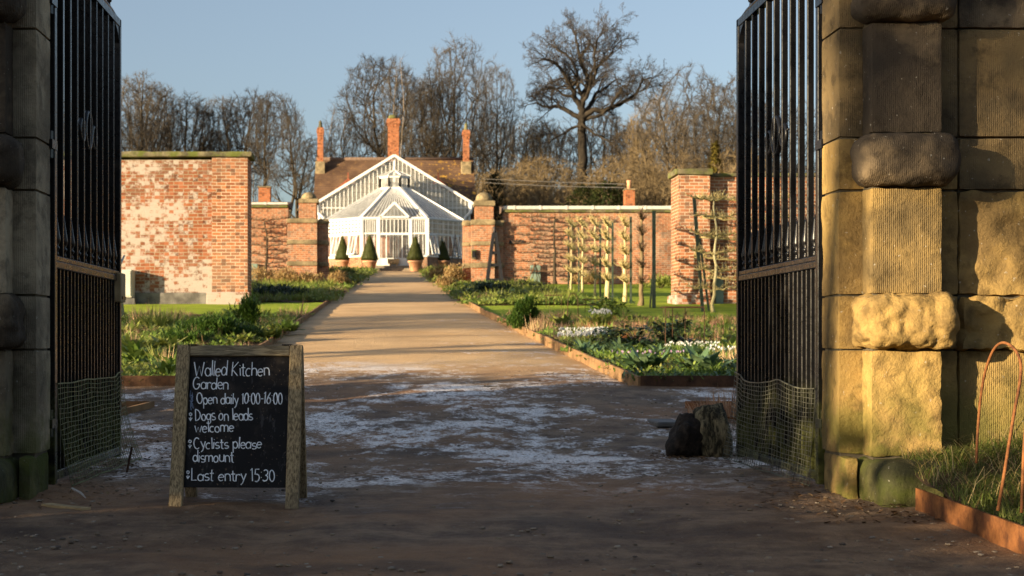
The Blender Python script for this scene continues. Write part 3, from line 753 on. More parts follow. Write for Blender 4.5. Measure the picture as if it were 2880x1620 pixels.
# right foreground grass bed with its rusty steel edge
A0 = (px(2303, 7.0), 7.0); A1 = (px(2600, 5.35), 5.2)
mb = MB(); Pn = 12
for k in range(Pn):
    a = k / Pn; b = (k + 1) / Pn
    p = [(A0[0] + (A1[0] - A0[0]) * t_, A0[1] + (A1[1] - A0[1]) * t_) for t_ in (a, b)]
    V = []
    for (x, y) in p:
        for s in (0, .014):
            for z in (-.04, .118 + .006 * math.sin(x * 9)): V.append((x + s, y + s * .8, z))
    mb.add(V, [[(0, 1, 3, 2), (4, 6, 7, 5), (0, 4, 5, 1), (2, 3, 7, 6), (1, 5, 7, 3), (0, 2, 6, 4)]])
solo('steel_edging', mb, M['rust'], 'orange rusty steel edging strip holding the grass bank in the right foreground', 'edging')
def bankz(gx, gy):
    # grass bank rising from the steel edge to the wall
    ex = np.interp(gy, [5.2, 7.0], [A1[0], A0[0]])
    return .10 + .10 * np.clip((gx - ex) * 1.2, 0, 1) + .10 * np.clip((gy - 6.2) / 1.2, 0, 1)
mb = MB(); ny = 30; nx = 24; Y = np.linspace(5.2, 7.62, ny); T = np.linspace(0, 1, nx); xi = np.interp(Y, [5.2, 7.0, 7.62], [A1[0] + .015, A0[0] + .015, A0[0] + .12])
gx = xi[:, None] + (6.0 - xi)[:, None] * T; gy = np.repeat(Y[:, None], nx, 1); Z = bankz(gx, gy) - .01 + .01 * np.sin(gx * 17) * np.sin(gy * 13)
i = np.arange((ny - 1) * (nx - 1)); r_ = i // (nx - 1); c_ = i % (nx - 1); a_ = r_ * nx + c_
mb.add(np.stack([gx.ravel(), gy.ravel(), Z.ravel()], 1), [np.stack([a_, a_ + 1, a_ + nx + 1, a_ + nx], 1)])
solo('grass_bank', mb, M['soil'], kind='structure', smooth=True)

def blade(rng, x, y, z, L, w, lean, az, n=3, curl=.6):
    V = []; dx, dy = math.cos(az), math.sin(az); px_, py_ = -dy, dx
    for k in range(n + 1):
        t_ = k / n; r = lean * L * (t_ ** (1 + curl)); h = L * t_ * (1 - .35 * lean * t_ * t_); ww = w * (1 - t_ ** 1.6) + .0004
        V += [(x + dx * r - px_ * ww / 2, y + dy * r - py_ * ww / 2, z + h), (x + dx * r + px_ * ww / 2, y + dy * r + py_ * ww / 2, z + h)]
    return V, [[(2 * k, 2 * k + 1, 2 * k + 3, 2 * k + 2) for k in range(n)]]
def grass(x0f, x1, y0, y1, n, L, w, zf, seed, lean=(.4, 1.5)):
    rng = random.Random(seed); mb = MB()
    for _ in range(n):
        y = rng.uniform(y0, y1); x = rng.uniform(x0f(y), x1)
        l = rng.uniform(*L) * (.5 + .9 * max(0, mnoise.noise((x * 2, y * 2, seed)) + .4))
        V, f = blade(rng, x, y, zf(x, y), l, rng.uniform(*w), rng.uniform(*lean), rng.uniform(0, 2 * PI)); mb.add(V, f)
    return mb
ex = lambda y: float(np.interp(y, [5.2, 7.0, 7.62], [A1[0] + .02, A0[0] + .02, A0[0] + .1]))
bz = lambda x, y: float(bankz(np.array(x), np.array(y))) - .01
solo('grass', grass(ex, 4.2, 5.3, 7.6, 14000, (.03, .10), (.003, .006), bz, 1), M['grassblade'], kind='stuff')
solo('dry_grass', grass(ex, 4.0, 6.2, 7.6, 900, (.10, .26), (.002, .004), bz, 2, (.8, 1.7)), M['drygrass'], kind='stuff')
# rusty hoops standing in the bank
def hoop(x0, x1, y0, y1, ztop, r, m, label, n=26, zb=None, group=None, cat='garden hoop', name='garden_hoop'):
    mb = MB(); cx = (x0 + x1) / 2; zb = zb if zb is not None else bz(cx, (y0 + y1) / 2) - .05
    pts = [(x0, y0, zb)]
    zs = ztop - abs(x1 - x0) * .9
    for k in range(7): pts.append((x0 + (cx - x0) * .10 * (k / 6) ** 2, y0 + (y1 - y0) * .05 * k / 6, zb + (zs - zb) * (k + 1) / 7))
    xs_, xe = pts[-1][0], x1 - (pts[-1][0] - x0)
    for a in np.linspace(PI, 0, 16): pts.append((cx + (xe - xs_) / 2 * math.cos(a), (y0 + y1) / 2 + (y1 - y0) / 2 * (-math.cos(a)) * .8, zs + (ztop - zs) * math.sin(a)))
    for k in range(7): pts.append((xe + (x1 - xe) * ((k + 1) / 7), y1, zs + (zb - zs) * (k + 1) / 7))
    mb.tube(pts, r, 7)
    return solo(name, mb, m, label, cat, group, smooth=True, loc=(cx, (y0 + y1) / 2, zb))
def smooth_pts(P, n=5):
    P = [Vector(p) for p in P]; out = []
    for i in range(len(P) - 1):
        p0, p1, p2, p3 = P[max(i - 1, 0)], P[i], P[i + 1], P[min(i + 2, len(P) - 1)]
        for k in range(n):
            t_ = k / n; out.append(.5 * ((2 * p1) + (p2 - p0) * t_ + (2 * p0 - 5 * p1 + 4 * p2 - p3) * t_ ** 2 + (3 * p1 - p0 - 3 * p2 + p3) * t_ ** 3))
    return out + [P[-1]]
def wire_hoop(L, lab):
    P = smooth_pts([(px(x, d), d, pz(y, d)) for x, y, d in L]); solo('garden_hoop', MB().tube(P, .0065, 8), M['rust'], lab, 'garden hoop', smooth=True, loc=tuple(P[0]))
wire_hoop([(2456, 1165, 6.6), (2460, 1080, 6.6), (2467, 1000, 6.58), (2480, 930, 6.5), (2500, 880, 6.4), (2523, 862, 6.25), (2550, 876, 6.1), (2567, 910, 6.0), (2566, 960, 5.95), (2553, 1030, 5.85), (2538, 1120, 5.75), (2525, 1200, 5.7), (2510, 1285, 5.67)],
          'tall rusty wire hoop arching over the grass bank in the right foreground')
wire_hoop([(2570, 1290, 5.6), (2573, 1200, 5.6), (2578, 1100, 5.62), (2590, 1000, 5.65), (2610, 930, 5.7), (2650, 880, 5.9), (2690, 900, 6.1), (2710, 1000, 6.2), (2715, 1170, 6.3)], 'second rusty hoop whose leg rises at the right picture edge in the grass bank')
# the charred log that holds the gate
def log():
    d = 10.22; x0, x1 = px(1686, d), px(1806, d); r = thing('log_stump', ((x0 + x1) / 2, d, 0), 'charred split log stump propped against the open right gate', 'log')
    def lump(xa, xb, rad, seed, tilt, sq):
        mb = MB(); n = 48; m = 26; V = []
        for i in range(m + 1):
            t_ = i / m; x = xa + (xb - xa) * t_; e = (1 - abs(2 * t_ - 1) ** 4) ** .5
            for k in range(n):
                a = 2 * PI * k / n
                rr = rad * (.35 + .65 * e) * (1 + .22 * mnoise.noise((math.cos(a) * 2 + seed, math.sin(a) * 2, t_ * 1.5)) + .10 * mnoise.noise((math.cos(a) * 3, math.sin(a) * 3, t_ * 6 + seed)) + .08 * mnoise.noise((math.cos(a) * 6, math.sin(a) * 6, t_ * 7 + seed)) + .05 * mnoise.noise((math.cos(a) * 20, math.sin(a) * 20, t_ * 20)))
                V.append((x + tilt * math.sin(a) * .06, d + rr * math.cos(a) * 1.0, max(-.02, (.14 if sq < 1 else .165) + rr * math.sin(a) * sq)))
        Q = [(i * n + k, i * n + (k + 1) % n, (i + 1) * n + (k + 1) % n, (i + 1) * n + k) for i in range(m) for k in range(n)]
        return mb.add(V, [np.array(Q), np.array([list(range(n))[::-1]]), np.array([[m * n + k for k in range(n)]])])
    part('charred_end', lump(x0, x0 + .23, .165, 4, .6, .98), M['log_dark'], r, True, None, True)
    part('split_side', lump(x0 + .18, x1 + .08, .175, 9, -.4, 1.22), M['log_split'], r, True, None, True)
log()
mb = MB().bev(px(1640, 11.9), px(1705, 11.9), 11.65, 12.15, gz(11.9) + .0, gz(11.9) + .045, .01); solo('drain_cover', mb, M['leadgrey'], 'flat grey drain cover slab on the gravel by the log', 'cover')
mb = MB().bar((px(90, 6.95), 7.15, .015), (px(220, 6.95), 6.92, .02), .055, .014); solo('wood_offcut', mb, M['tan'], 'thin tan wood offcut lying on the ground below the left pillar', 'wood')
mb = MB().tube([(px(170, 7.7), 7.75, .01), (px(182, 7.6), 7.6, .05), (px(205, 7.5), 7.5, .035), (px(216, 7.5), 7.5, .01)], [.004, .006, .006, .003], 5); solo('plant_label', mb, M['gutter'], 'curved white strip of plastic lying by the left gate', 'strip')
mb = MB().tube([(px(318, 8.9), 8.9, 0), (px(328, 8.9), 8.95, .17)], .008, 6); solo('ground_stake', mb, M['rust_dark'], 'short dark stake leaning at the foot of the left gate', 'stake')

# loose stones and leaf litter on the forecourt
def scatter_pebbles():
    rng = random.Random(11); mb = MB(); pr = []
    for k in range(5):
        V = []
        n = 6
        for (r, z) in ((.5, 0), (1, .35), (.7, .8)):
            for i in range(n):
                a = 2 * PI * i / n; V.append((r * math.cos(a) * rng.uniform(.75, 1.2), r * math.sin(a) * rng.uniform(.75, 1.2), z * rng.uniform(.8, 1.1)))
        Q = [(i * n + j, i * n + (j + 1) % n, (i + 1) * n + (j + 1) % n, (i + 1) * n + j) for i in range(2) for j in range(n)]
        pr.append((np.array(V, float), [np.array(Q), np.array([[2 * n + j for j in range(n)]])]))
    for _ in range(9000):
        y = 5.0 + 12 * rng.random() ** 1.7; x = rng.uniform(-2.6, 3.2) if rng.random() < .45 else (rng.gauss(-1.75, .45) if rng.random() < .6 else rng.gauss(2.15, .35))
        if x > ex(y) - .03 and y < 7.6: continue
        s = .0025 + .015 * rng.random() ** 4
        mb.put(pr[rng.randrange(5)], (x, y, gz(y) + .006), rng.uniform(0, 6), s, s * .75)
    return mb
solo('loose_stones', scatter_pebbles(), M['pebble'], kind='stuff')
def scatter_litter():
    rng = random.Random(12); mb = MB()
    for _ in range(1500):
        k = rng.random()
        if k < .12: x, y = rng.gauss(2.05, .16), rng.gauss(10.0, .18)
        elif k < .4: x, y = rng.gauss(-1.85, .3), rng.uniform(7.0, 11.5)
        elif k < .7: x, y = rng.gauss(2.3, .25), rng.uniform(6.4, 8.5)
        elif k < .85: x, y = rng.uniform(2.9, 4.4), rng.uniform(11.2, 12.9)
        else: x, y = rng.uniform(-4, -2.5), rng.uniform(11.2, 12.9)
        s = rng.uniform(.012, .03); a = rng.uniform(0, 6); z = gz(y) + (.02 if y < 11 else .07); t1 = rng.uniform(-.4, .4); c, q = math.cos(a), math.sin(a)
        V = [(x + (u * c - v * q) * s, y + (u * q + v * c) * s, z + (t1 * u + .4 * v * v) * s) for u, v in ((-1, 0), (-.1, -.5), (1, 0), (-.1, .5))]
        mb.add(V, [[(0, 1, 2, 3)]])
    return mb
solo('leaf_litter', scatter_litter(), M['litter'], kind='stuff')

# ------------------------------------------------------------------ garden walls
D1 = 38.6
def near_left_wall():
    r = thing('brick_wall', (-8, D1, gz(D1)), 'tall old red brick garden wall on the left with patchy whitewash and mossy coping', 'wall')
    zt = pz(396, D1); xl, xr = -19., px(623, D1); xp = px(533, D1)
    part('brickwork', MB().box(xl, xp, D1 + .1, D1 + .9, 1.2, zt - .05), M['brick_w'], r, False, None, True)
    part('end_pier', MB().box(xp + .003, xr, D1 - .02, D1 + 1.0, 1.2, zt), M['brick'], r, False, None, True)
    part('pier_plinth', MB().bev(px(520, D1), xr + .06, D1 - .10, D1 - .023, 1.2, pz(735, D1), .02), M['brick_w'], r, False, None, True)
    part('rendered_plinth', MB().bev(xl, px(519, D1), D1 + .03, D1 + .098, 1.2, pz(736, D1), .01), M['render'], r, False, None, True)
    part('coping', rock(xl, xr + .12, D1 - .1, D1 + 1.1, zt + .002, zt + .16, .12, .05, .03, 2.2), M['coping'], r, True, None, True)
near_left_wall()
def near_right_wall():
    r = thing('brick_wall', (10, D1, gz(D1)), 'red brick garden wall with a square sunlit end pier on the right', 'wall')
    x0, x1 = px(1707, D1), px(1786, D1); zt = pz(440, D1)
    part('end_pier', MB().box(x0, x1, D1, D1 + 1.06, 1.2, zt), M['brick'], r, False, None, True)
    part('pier_plinth', MB().bev(x0 - .10, x1 + .03, D1 - .07, D1 + 1.1, 1.2, pz(741, D1), .03), M['brick_w'], r, False, None, True)
    part('brickwork', MB().box(x1 + .003, 24, D1 + .35, D1 + .9, 1.2, zt - .01), M['brick'], r, False, None, True)
    part('pier_coping', rock(x0 - .09, x1 + .07, D1 - .09, D1 + 1.12, zt + .002, zt + .17, .1, .03, .02, 3), M['coping'], r, True, None, True)
    part('coping', rock(x1 + .075, 24, D1 + .28, D1 + .97, zt - .008, zt + .09, .2, .02, .01, 3), M['coping'], r, True, None, True)
near_right_wall()
mb = MB().bev(px(1806, D1), px(1826, D1), D1 + .27, D1 + .34, gz(D1), pz(695, D1), .01)
solo('sage_door', mb, M['greenp'], 'narrow sage green panel door against the near right brick wall', 'door')
r = thing('meter_cabinet', (px(318, 38), 38, pz(748, 38)), 'pale grey wall cabinet on the whitewashed brick wall behind the left gate', 'cabinet')
part('case', MB().bev(px(296, 38), px(328, 38), 38.2, D1 + .09, pz(748, 38), pz(677, 38), .015), M['cabinet'], r, False, None, True)
part('door_panel', MB().bev(px(298, 38), px(325, 38), 38.18, 38.198, pz(744, 38), pz(681, 38), .006), M['cabinet'], r, False, None, True)
part('base', MB().box(px(300, 38), px(334, 38), 38.25, D1 + .02, gz(38), pz(749, 38)), M['leadgrey'], r, False, None, True)
r = thing('garden_post', (px(306, 28), 28, gz(28)), 'dark post with a pale blue tilted panel beside the left gate', 'post')
part('upright', MB().bar((px(312, 28), 28, gz(28)), (px(297, 28), 28, pz(690, 28)), .06), M['post'], r, False, None, True)
part('panel', MB().add([(px(291, 28), 27.8, pz(690, 28)), (px(309, 28), 28.1, pz(640, 28)), (px(309, 28), 28.16, pz(640, 28)), (px(291, 28), 27.86, pz(690, 28)),
     (px(298, 28), 27.8, pz(694, 28)), (px(311, 28), 28.1, pz(642, 28)), (px(311, 28), 28.16, pz(642, 28)), (px(298, 28), 27.86, pz(694, 28))],
     [[(0, 1, 2, 3), (4, 7, 6, 5), (0, 4, 5, 1), (2, 6, 7, 3), (1, 5, 6, 2), (0, 3, 7, 4)]]), M['panelblue'], r, False, None, True)

D2 = 60.
def far_pier(sd):
    xs_ = {'L': dict(f=(724, 798), j=((798.5, 824),), u=(752, 796), cap=(755, 797), capy=(482, 512), b=((550, 563), (604, 616), (657, 670)), sh='left'),
           'R': dict(f=(1185, 1243), j=((1166, 1184.5), (1243.5, 1267)), u=(1196, 1241), cap=(1196, 1241), capy=(482, 519), b=((553, 568), (607, 619), (661, 675)), sh='right')}[sd]
    c = px(sum(xs_['f']) / 2, D2)
    r = thing('garden_pier', (c, D2, gz(D2)), 'banded brick garden pier with domed stone cap on the %s of the path' % xs_['sh'], 'pier', 'banded piers framing the conservatory')
    (f0, f1) = xs_['f']; b = xs_['b']
    part('shaft', MB().box(px(f0, D2), px(f1, D2), D2 - .25, D2 + .9, gz(D2) - .3, pz(b[0][1], D2)), M['brick_far'], r, False, None, True)
    for (a, e) in xs_['j']:
        part('jamb', MB().box(px(a, D2), px(e, D2), D2 + .15, D2 + .9, gz(D2) - .3, pz(b[0][1] - 2, D2)), M['brick_far'], r, False, None, True)
    part('upper_shaft', MB().box(px(xs_['u'][0], D2), px(xs_['u'][1], D2), D2 - .12, D2 + .75, pz(b[0][0], D2), pz(xs_['capy'][1], D2)), M['brick_far'], r, False, None, True)
    for (y0, y1) in b:
        m_ = MB(); q = rock(px(f0 - 1.5, D2), px(f1 + 1.5, D2), D2 - .32, D2 + .93, pz(y1, D2), pz(y0, D2), .1, .06, .015, 4)
        part('stone_band', q, M['band'], r, True, None, True)
        for (a, e) in xs_['j']: part('stone_band', rock(px(a - (2 if a < f0 else -1), D2), px(e + (2 if a > f0 else -1.2), D2), D2 + .08, D2 + .925, pz(y1, D2), pz(y0, D2), .1, .05, .015, 4), M['band'], r, True, None, True)
    # cap: a square base with a rounded dome
    cx = (px(xs_['cap'][0], D2) + px(xs_['cap'][1], D2)) / 2; hw = px(xs_['cap'][1], D2) - cx; zc = pz(xs_['capy'][1], D2); hh = pz(xs_['capy'][0], D2) - zc
    cp = part('cap', rock(cx - hw - .06, cx + hw + .06, D2 - .2, D2 + .82, zc + .002, zc + hh * .38, .1, .03, .015, 4), M['band'], r, True, None, True)
    part('dome', MB().lathe([(hw * .93, 0), (hw * .95, hh * .12), (hw * .86, hh * .32), (hw * .66, hh * .5), (hw * .35, hh * .6), (.02, hh * .63)], (cx, D2 + .31, zc + hh * .38), 20), M['band'], cp, True, None, True)
far_pier('L'); far_pier('R')
def far_wall(x0, x1, ytop, lab, gut):
    r = thing('brick_wall', ((x0 + x1) / 2, D2 + .4, gz(D2)), lab, 'wall'); zt = pz(ytop, D2)
    part('brickwork', MB().box(x0, x1, D2 + .3, D2 + .8, gz(D2) - .3, zt - .12), M['brick_far'], r, False, None, True)
    part('coping', MB().bev(x0, x1, D2 + .2, D2 + .9, zt - .118, zt, .03), M['coping'], r, False, None, True)
    mb = MB(); z = zt + .002
    mb.bev(x0, x1, D2 + .15, D2 + .28, z, z + gut, .02)
    k = x0 + .4
    while k < x1: mb.bev(k, k + .10, D2 + .13, D2 + .149, z - .01, z + gut + .01, .004); k += 1.1
    part('gutter', mb, M['gutter'], r, False, None, True)
    part('tiled_slope', MB().prism([(D2 + .29, z), (D2 + 2.6, z + .35), (D2 + 2.6, z), ], 'x', x0, x1), M['roof_strip'], r, False, None, True)
far_wall(px(1267.5, D2), 19, 526, 'long sunlit brick wall with pale gutter right of the far piers', .15)
far_wall(-17, px(723.5, D2), 514, 'short stretch of far brick wall with pale gutter left of the far piers', .10)
def stack(x0, x1, y0, y1, pot, lab, d=62.):
    r = thing('wall_chimney', ((px(x0, d) + px(x1, d)) / 2, d, pz(y1, d)), lab, 'chimney')
    part('stack', MB().box(px(x0, d), px(x1, d), d, d + .5, pz(y1, d) - .3, pz(y0, d)), M['chim'], r, False, None, True)
    part('stack_cap', MB().bev(px(x0 - 2, d), px(x1 + 2, d), d - .04, d + .54, pz(y0, d) + .001, pz(y0 - 3.5, d), .02), M['band'], r, False, None, True)
    if pot: part('chimney_pot', MB().lathe([(.10, 0), (.09, .25), (.11, .32), (.11, .38)], ((px(x0, d) + px(x1, d)) / 2, d + .25, pz(y0 - 3.6, d)), 12), M['terracotta'], r, True, None, True)
stack(1573, 1597, 478, 512, True, 'small brick chimney with one clay pot behind the right far wall')
stack(650, 680, 472, 506, False, 'squat brick chimney block behind the left far wall')
mb = MB().bev(px(1334, 60.2), px(1360, 60.2), 60.1, 60.29, gz(60) - .1, pz(667, 60.2), .02); solo('sage_door', mb, M['greenp'], 'low sage green door in the far right brick wall beside a cane wigwam', 'door')
mb = MB().bev(px(629, 60), px(648, 60), 60.1, 60.29, gz(60) - .1, pz(663, 60), .02); solo('sage_door', mb, M['greenp'], 'sage green door in the far left brick wall near the path', 'door')
r = thing('wall_plaque', (px(1300, 60.2), 60.25, pz(610, 60.2)), 'small dark plaque on the far right brick wall', 'plaque')
part('plate', MB().bev(px(1281, 60.2), px(1318, 60.2), 60.22, 60.29, pz(613, 60.2), pz(604, 60.2), .01), M['iron_matt'], r, False, None, True)
part('hook', MB().bar((px(1300, 60.2), 60.2, pz(605, 60.2)), (px(1300, 60.2), 60.2, pz(600, 60.2)), .03), M['iron_matt'], r, False, None, True)
r = thing('pier_recess_box', (px(1190, 59.7), 59.7, pz(649, 59.7)), 'dark square wooden box fixed on the right banded pier', 'box')
part('frame', MB().box(px(1186, 59.7), px(1196.5, 59.7), 59.62, 59.74, pz(651, 59.7), pz(628, 59.7)), M['coping'], r, False, None, True)
part('front', MB().box(px(1187.5, 59.7), px(1195, 59.7), 59.60, 59.618, pz(648, 59.7), pz(631, 59.7)), M['iron_matt'], r, False, None, True)
mb = MB().lathe([(.02, 0), (.08, .03), (.10, .09), (.08, .15), (.02, .18)], (px(1471, 60.2), 60.15, pz(697, 60.2)), 12); solo('wall_lamp', mb, M['white'], 'small round white lamp low on the far right wall', 'lamp', smooth=True)

# obelisks
def obelisk(x, d, ytop, ybase, wpx, m, lab, open_=False):
    zb = gz(d); zt = pz(ytop, d); cx = px(x, d); hw = wpx / 2 / F * d
    r = thing('plant_obelisk', (cx, d, zb), lab, 'obelisk')
    th = .12 if not open_ else .05
    for sx in (-1, 1):
        for sy in (-1, 1):
            part('leg', MB().bar((cx + sx * hw, d + sy * hw, zb), (cx + sx * hw * .13, d + sy * hw * .13, zt), th), m, r, False, None, True)
    for t_ in (.12, .4, .63, .82):
        k = 1 - t_ * .87; z = zb + (zt - zb) * t_; w = hw * k; mb = MB()
        for s in (-1, 1): mb.bar((cx - w, d + s * w, z), (cx + w, d + s * w, z), th * .6, th * .9); mb.bar((cx + s * w, d - w, z + .03), (cx + s * w, d + w, z + .03), th * .6, th * .9)
        part('cross_rail', mb, m, r, False, None, True)
    part('finial', MB().lathe([(hw * .2, 0), (hw * .22, .05), (.03, .12), (.06, .2), (.01, .28)], (cx, d, zt), 10), m, r, True, None, True)
obelisk(1244, 57, 586, 730, 40, M['iron_matt'], 'tall black timber obelisk standing in front of the right banded pier')
obelisk(1145, 83, 602, 680, 24, M['iron_matt'], 'thin dark plant obelisk by the conservatory flower bed', True)

# ------------------------------------------------------------------ conservatory and house
def glazed(name, bl, br, tr, tl, nv, hz, bw, parent, gm, th=.06, edge=.08, m=None):
    bl, br, tr, tl = map(Vector, (bl, br, tr, tl)); mb = MB(); n = (br - bl).cross(tl - bl).normalized()
    L = lambda a, b, t_: a + (b - a) * t_
    for k in range(nv + 1):
        t_ = k / nv; w = edge if k in (0, nv) else bw
        mb.bar(L(bl, br, t_), L(tl, tr, t_), w, th if k in (0, nv) else th * .8, n)
    for h in hz:
        w = edge if h in (0, 1) else (bw if isinstance(h, float) else .12)
        h = float(h) if not isinstance(h, tuple) else h[0]
        mb.bar(L(bl, tl, h), L(br, tr, h), w, th * 1.05, n)
    f = part(name, mb, m or M['white'], parent, False, None, True)
    g = MB().quad(*[p - n * .004 for p in (bl, br, tr, tl)]); part('pane', g, gm, f, False, None, True)
    return f
def conservatory():
    xc = -.19; zg = gz(85); ze = 8.105; zs = 5.89; zt = 7.19; d0 = 85.
    r = thing('conservatory', (xc, 86.5, zg), 'white glazed conservatory with lantern roof at the end of the path', 'conservatory')
    FL, FR, ML, MR = (xc - 1.95, d0), (xc + 1.95, d0), (xc - 4.22, 87.2), (xc + 4.22, 87.2); dg = 90.2
    BL, BR = (ML[0], dg), (MR[0], dg)
    # brick plinth
    def wallseg(a, b, z0, z1, th=.25):
        dx, dy = b[0] - a[0], b[1] - a[1]; l = math.hypot(dx, dy); nx_, ny_ = -dy / l * th, dx / l * th
        return MB().prism([a, b, (b[0] + nx_, b[1] + ny_), (a[0] + nx_, a[1] + ny_)], 'z', z0, z1)
    for a, b in ((FL, (xc - .93, d0)), ((xc + .93, d0), FR), (ML, FL), (FR, MR), (BL, ML), (MR, BR)):
        part('plinth_wall', wallseg(a, b, zg - .4, zs - .08), M['brick_far'], r, False, None, True)
        dx, dy = b[0] - a[0], b[1] - a[1]; l = math.hypot(dx, dy); o = (dy / l * .05, -dx / l * .05)
        part('sill', wallseg((a[0] + o[0], a[1] + o[1]), (b[0] + o[0], b[1] + o[1]), zs - .078, zs - .002, .3), M['white'], r, False, None, True)
    for p in (FL, FR, ML, MR, (xc - .95, d0), (xc + .95, d0)):
        part('post', MB().box(p[0] - .11, p[0] + .11, p[1] - .06, p[1] + .14, zs if p in (FL, FR, ML, MR) else 5.27, ze), M['white'], r, False, None, True)
    V3 = lambda p, z: (p[0], p[1], z)
    dl, dr_ = (xc - .93, d0), (xc + .93, d0)
    for (a, b, nv) in ((FL, dl, 4), (dr_, FR, 4), (FR, MR, 7)):
        glazed('window', V3(a, zs), V3(b, zs), V3(b, zt), V3(a, zt), nv, (0, 1), .035, r, M['glass'], .05, .06)
        glazed('transom_light', V3(a, zt + .02), V3(b, zt + .02), V3(b, ze), V3(a, ze), nv * 2 if nv == 4 else nv, (0, 1) if nv == 4 else (0, .35, .7, 1), .045, r, M['glass'])
    glazed('window', V3(ML, zs), V3(FL, zs), V3(FL, zt), V3(ML, zt), 6, (0, 1), .05, r, M['glass'])
    glazed('lattice_light', V3(ML, zt + .02), V3(FL, zt + .02), V3(FL, ze), V3(ML, ze), 11, (0, .28, .52, .76, 1), .11, r, M['glass'], .06, .16)
    for (a, b) in ((BL, ML), (MR, BR)):
        glazed('window', V3(a, zs), V3(b, zs), V3(b, ze), V3(a, ze), 6, (0, .55, 1), .05, r, M['glass'])
    # propped open casements
    for (a, b, k) in ((ML, FL, .80), (ML, FL, .35), (FR, MR, .12), (FR, MR, .72)):
        dx, dy = b[0] - a[0], b[1] - a[1]; l = math.hypot(dx, dy); o = (dy / l, -dx / l)
        p = (a[0] + dx * (k - .08), a[1] + dy * (k - .08)); q = (a[0] + dx * (k + .10), a[1] + dy * (k + .10))
        glazed('casement', (p[0] + o[0] * .35, p[1] + o[1] * .35, zs + .1), (q[0] + o[0] * .35, q[1] + o[1] * .35, zs + .1), (q[0] + o[0] * .05, q[1] + o[1] * .05, zt - .05), (p[0] + o[0] * .05, p[1] + o[1] * .05, zt - .05), 2, (0, 1), .04, r, M['glass'], .04, .06)
    # doors
    zd = 5.29
    for (a, b) in ((dl, (xc - .005, d0)), ((xc + .005, d0), dr_)):
        dd = glazed('door', (a[0], d0 - .02, zd), (b[0], d0 - .02, zd), (b[0], d0 - .02, zt - .03), (a[0], d0 - .02, zt - .03), 2, (0, 1), .05, r, M['glass'], .06, .1)
        hx = b[0] - .1 if a == dl else a[0] + .1
        part('handle', MB().bar((hx, d0 - .09, 6.3), (hx, d0 - .09, 6.5), .03), M['iron_matt'], dd, False, None, True)
        part('kick_panel', MB().box(a[0], b[0], d0 - .05, d0 - .025, zd, zd + .45), M['white'], dd, False, None, True)
    glazed('fanlight', V3(dl, zt + .02), V3(dr_, zt + .02), V3(dr_, ze), V3(dl, ze), 8, (0, 1), .045, r, M['glass'])
    for k, (w, z0, z1, y0) in enumerate(((1.3, zg - .2, zg + .14, 84.35), (1.2, zg + .14, zg + .3, 84.62))):
        part('step', MB().bev(xc - w, xc + w, y0, 85.05, z0, z1, .02), M['soilstep'], r, False, None, True)
    part('floor', MB().add([V3(FL, 5.27), V3(FR, 5.27), V3(MR, 5.27), V3(BR, 5.27), V3(BL, 5.27), V3(ML, 5.27)], [[tuple(range(6))]]), M['soilstep'], r, False, None, True)
    # roof to the lantern
    zl = 10.22; lf = 88.0; lm = 88.54; lb = 89.9
    LFL, LFR, LML, LMR, LBL, LBR = (xc - .33, lf), (xc + .33, lf), (xc - .88, lm), (xc + .88, lm), (xc - .88, lb), (xc + .88, lb)
    for (a, b, c, e, n) in ((FL, FR, LFR, LFL, 16), (ML, FL, LFL, LML, 10), (FR, MR, LMR, LFR, 10), (BL, ML, LML, LBL, 8), (MR, BR, LBR, LMR, 8)):
        glazed('roof_slope', V3(a, ze + .02), V3(b, ze + .02), V3(c, zl), V3(e, zl), n, (0, 1), .035, r, M['glass_roof'], .05, .14)
    part('eaves_gutter', MB().tube([V3(BL, ze), V3(ML, ze), V3(FL, ze), V3(FR, ze), V3(MR, ze), V3(BR, ze)], .09, 6), M['white'], r, False, None, True)
    for (a, b) in ((FL, LFL), (FR, LFR), (ML, LML), (MR, LMR)):
        part('hip_rafter', MB().bar(V3(a, ze + .06), V3(b, zl + .04), .17, .12), M['white'], r, False, None, True)
    # lantern
    zh = 10.93; lan = part('lantern', MB().bar(V3(LFL, zh), V3(LFR, zh), .1), M['white'], r, False, None, True)
    mb = MB()
    for (a, b) in ((LML, LFL), (LFL, LFR), (LFR, LMR), (LBL, LML), (LMR, LBR)):
        mb.bar(V3(a, zl), V3(b, zl), .12); mb.bar(V3(a, zh), V3(b, zh), .14); mb.bar(V3(a, zl), V3(a, zh), .13); mb.bar(V3(b, zl), V3(b, zh), .13)
    part('lantern_frame', mb, M['white'], lan, False, None, True)
    mb = MB()
    for (a, b) in ((LML, LFL), (LFL, LFR), (LFR, LMR), (LBL, LML), (LMR, LBR)): mb.quad(V3(a, zl), V3(b, zl), V3(b, zh), V3(a, zh))
    part('lantern_pane', mb, M['glass_roof'], lan, False, None, True)
    ap = (xc, 88.9, 11.42); mb = MB(); mbr = MB(); o = .14
    ring = [(LML[0] - o, LML[1]), (LFL[0] - o * .5, LFL[1] - o), (LFR[0] + o * .5, LFR[1] - o), (LMR[0] + o, LMR[1])]
    for a, b in zip(ring, ring[1:]): mb.add([V3(a, zh + .06), V3(b, zh + .06), ap], [[(0, 1, 2)]])
    for a in ring: mbr.bar(V3(a, zh + .07), (ap[0], ap[1], ap[2] + .02), .08)
    part('lantern_roof', mb, M['glass_roof'], lan, False, None, True); part('lantern_ribs', mbr, M['white'], lan, False, None, True)
    part('lantern_finial', MB().lathe([(.06, 0), (.03, .06), (.02, .3)], ap, 8), M['white'], lan, False, None, True)
    # small gablet over the door
    gz0 = ze + .06; gw = .85; gh = .86; gx0, gx1 = xc - gw, xc + gw; gd = d0 - .12; sl = (lf - d0) / (zl - ze)
    backy = d0 + gh * sl
